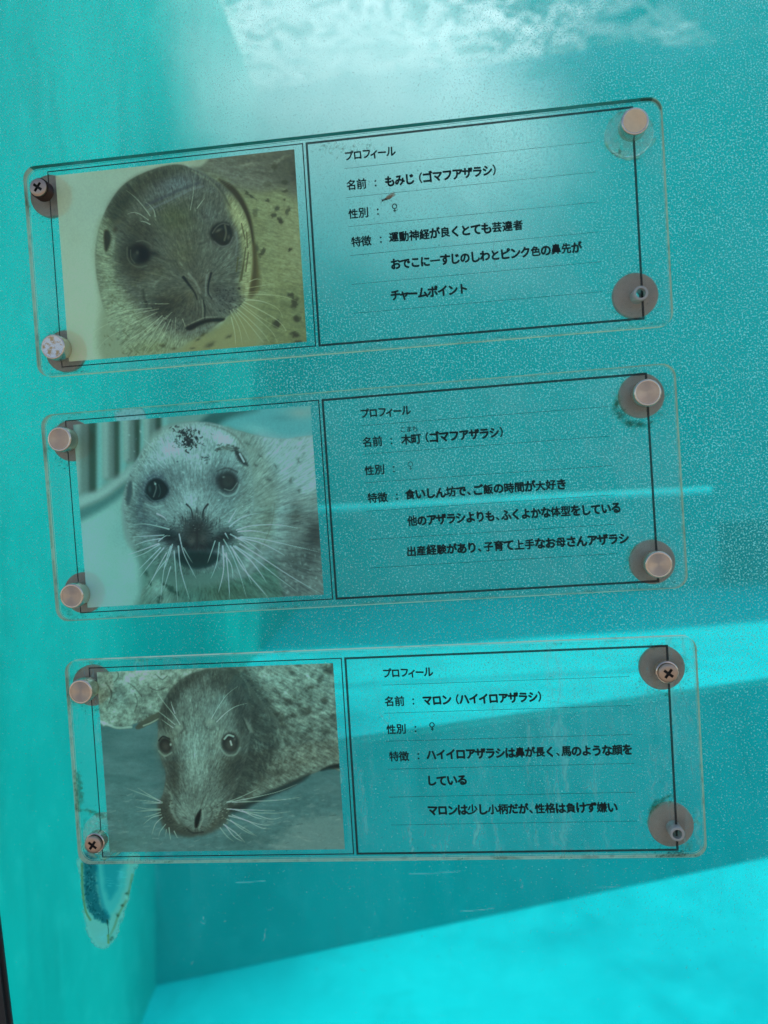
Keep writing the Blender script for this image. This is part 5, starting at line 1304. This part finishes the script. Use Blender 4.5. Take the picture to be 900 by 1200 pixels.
# ================================================================== OLD GLUE RESIDUE ON THE WINDOW
def residue():
    c0, c1 = at_y(86, 1004, -.0006), at_y(172, 1125, -.0006)
    nx, ny = 120, 170
    xs = np.linspace(c0.x - .01, c1.x + .01, nx); zs = np.linspace(c0.z + .005, c1.z - .005, ny)
    Xw, Zw = np.meshgrid(xs, zs)
    Q = [CR[r, 0] * Xw + CR[r, 1] * (Zw - ZOFF) + CR[r, 2] * (-.0006 - PRINT_Y) + CT[r] for r in range(3)]
    f = Film(450 + 900 * Q[0] / Q[2], 600 - 900 * Q[1] / Q[2]); rnd = random.Random(12)
    f.poly([(96, 1000), (95, 1030), (97, 1055), (100, 1085), (108, 1104), (118, 1112), (130, 1106), (140, 1086), (150, 1052), (157, 1022), (160, 1000)], (160, 186, 166), 2.2, .7, rough=2.5, rsc=4)
    f.poly([(112, 990), (114, 1030), (119, 1058), (128, 1073), (139, 1060), (147, 1032), (151, 1000), (150, 985)], (62, 165, 165), 3.5, .6, rough=2, rsc=5)
    f.poly([(121, 990), (122, 1030), (128, 1055), (138, 1038), (144, 1005), (144, 985)], (16, 128, 136), 4, .6, rough=2)
    f.poly([(98, 1000), (98, 1030), (100, 1052), (106, 1070), (118, 1080), (127, 1082), (126, 1072), (118, 1060), (113, 1035), (111, 1000)], (12, 74, 88), 2.6, .75, rough=2.5, rsc=3)
    f.stroke([(113, 1000), (115, 1035), (121, 1062), (128, 1074)], 4, (24, 110, 124), .45, soft=4)
    for k in range(150):
        t = rnd.random(); x = 103 + 3 * t + rnd.gauss(0, 3.4) + max(0, t - .7) * 45; y = 1012 + 66 * t
        f.blob(x, y, rnd.uniform(.6, 1.5), rnd.uniform(.5, 1.1), rnd.uniform(0, 180), (96, 150, 146) if k % 3 == 0 else (4, 36, 44), rnd.uniform(.25, .7))
    f.stroke([(96, 1012), (96.5, 1040), (100, 1066), (106, 1078)], 2.4, (120, 118, 66), .75, soft=2)
    f.stroke([(155, 1025), (149, 1052), (142, 1066), (138, 1074), (134, 1086), (128, 1098)], 2.6, (128, 124, 82), .55, soft=2.5)
    f.stroke([(125.5, 1078), (127, 1090), (127, 1098)], 1.2, (40, 52, 36), .85); f.stroke([(126.5, 1096), (127, 1105)], 2.2, (140, 120, 40), .8)
    for (x, y) in ((130, 1101), (143, 1061), (138, 1072), (149, 1047), (131, 1098)): f.blob(x, y, 2.4, 2, 0, (58, 58, 36), .7, rough=1.5)
    f.blob(149, 1052, 3.5, 4, 0, (170, 196, 180), .6); f.blob(141, 1026, 4, 8, 20, (120, 196, 196), .45, rough=2)
    f.blob(124, 1098, 12, 9, 0, (128, 196, 186), .4, rough=2, tex=.5, tsc=2)
    for k in range(14): f.stroke([(x := rnd.uniform(122, 146), y := rnd.uniform(1018, 1042)), (x + rnd.uniform(3, 8), y + .5)], .7, (120, 200, 196), .25)
    rgba = np.concatenate([np.minimum(lin(f.c) / .52, .9), f.A[..., None]], -1)
    P = np.stack([Xw, np.full(Xw.shape, -.0006), Zw], -1)
    o = grid_mesh('glue_residue', nx, ny, P, rgba, M_GRIME_AND_GLARE, win)
    o['label'] = 'oval stain of old glue under the lowest sign'
residue()
def scratches():
    c0, c1 = at_y(180, 1008, -.0005), at_y(900, 1150, -.0005)
    nx, ny = 420, 110
    Xw, Zw = np.meshgrid(np.linspace(c0.x, c1.x, nx), np.linspace(c0.z, c1.z, ny))
    Q = [CR[r, 0] * Xw + CR[r, 1] * (Zw - ZOFF) + CR[r, 2] * (-.0005 - PRINT_Y) + CT[r] for r in range(3)]
    f = Film(450 + 900 * Q[0] / Q[2], 600 - 900 * Q[1] / Q[2]); rnd = random.Random(22)
    for (x, y, dx, dy) in ((277, 1034, 34, -2), (310, 1097, 1, -8), (308, 1103, 3, -6), (235, 1080, 6, 3), (262, 1080, 3, -1), (224, 1130, 2, -3), (238, 1074, 2, 6), (480, 1024, 60, -3), (540, 1068, 40, -4), (700, 1040, 26, -2), (610, 1030, 3, 12)):
        f.stroke([(x, y), (x + dx * .5, y + dy * .5 + .6), (x + dx, y + dy)], 1.1, (150, 215, 215), .55, soft=1)
    for k in range(60):
        x = rnd.uniform(190, 890); y = rnd.uniform(1015, 1140); f.stroke([(x, y), (x + rnd.uniform(-3, 6), y + rnd.uniform(-4, 4))], .8, (140, 210, 210), rnd.uniform(.12, .4), soft=.9)
    st = fbm(Xw * 120, Zw * 14, 5, 3)
    f.haze(np.clip((st - .5) * 3, 0, 1) * np.clip((Zw - c1.z) / (c0.z - c1.z), 0, 1) * .10, (120, 195, 190))
    rgba = np.concatenate([np.minimum(lin(f.c) / .52, .9), f.A[..., None]], -1)
    P = np.stack([Xw, np.full(Xw.shape, -.0005), Zw], -1)
    o = grid_mesh('scratch_marks', nx, ny, P, rgba, M_GRIME_AND_GLARE, win); o['label'] = 'fine pale scratches in the window below the lowest sign'
scratches()
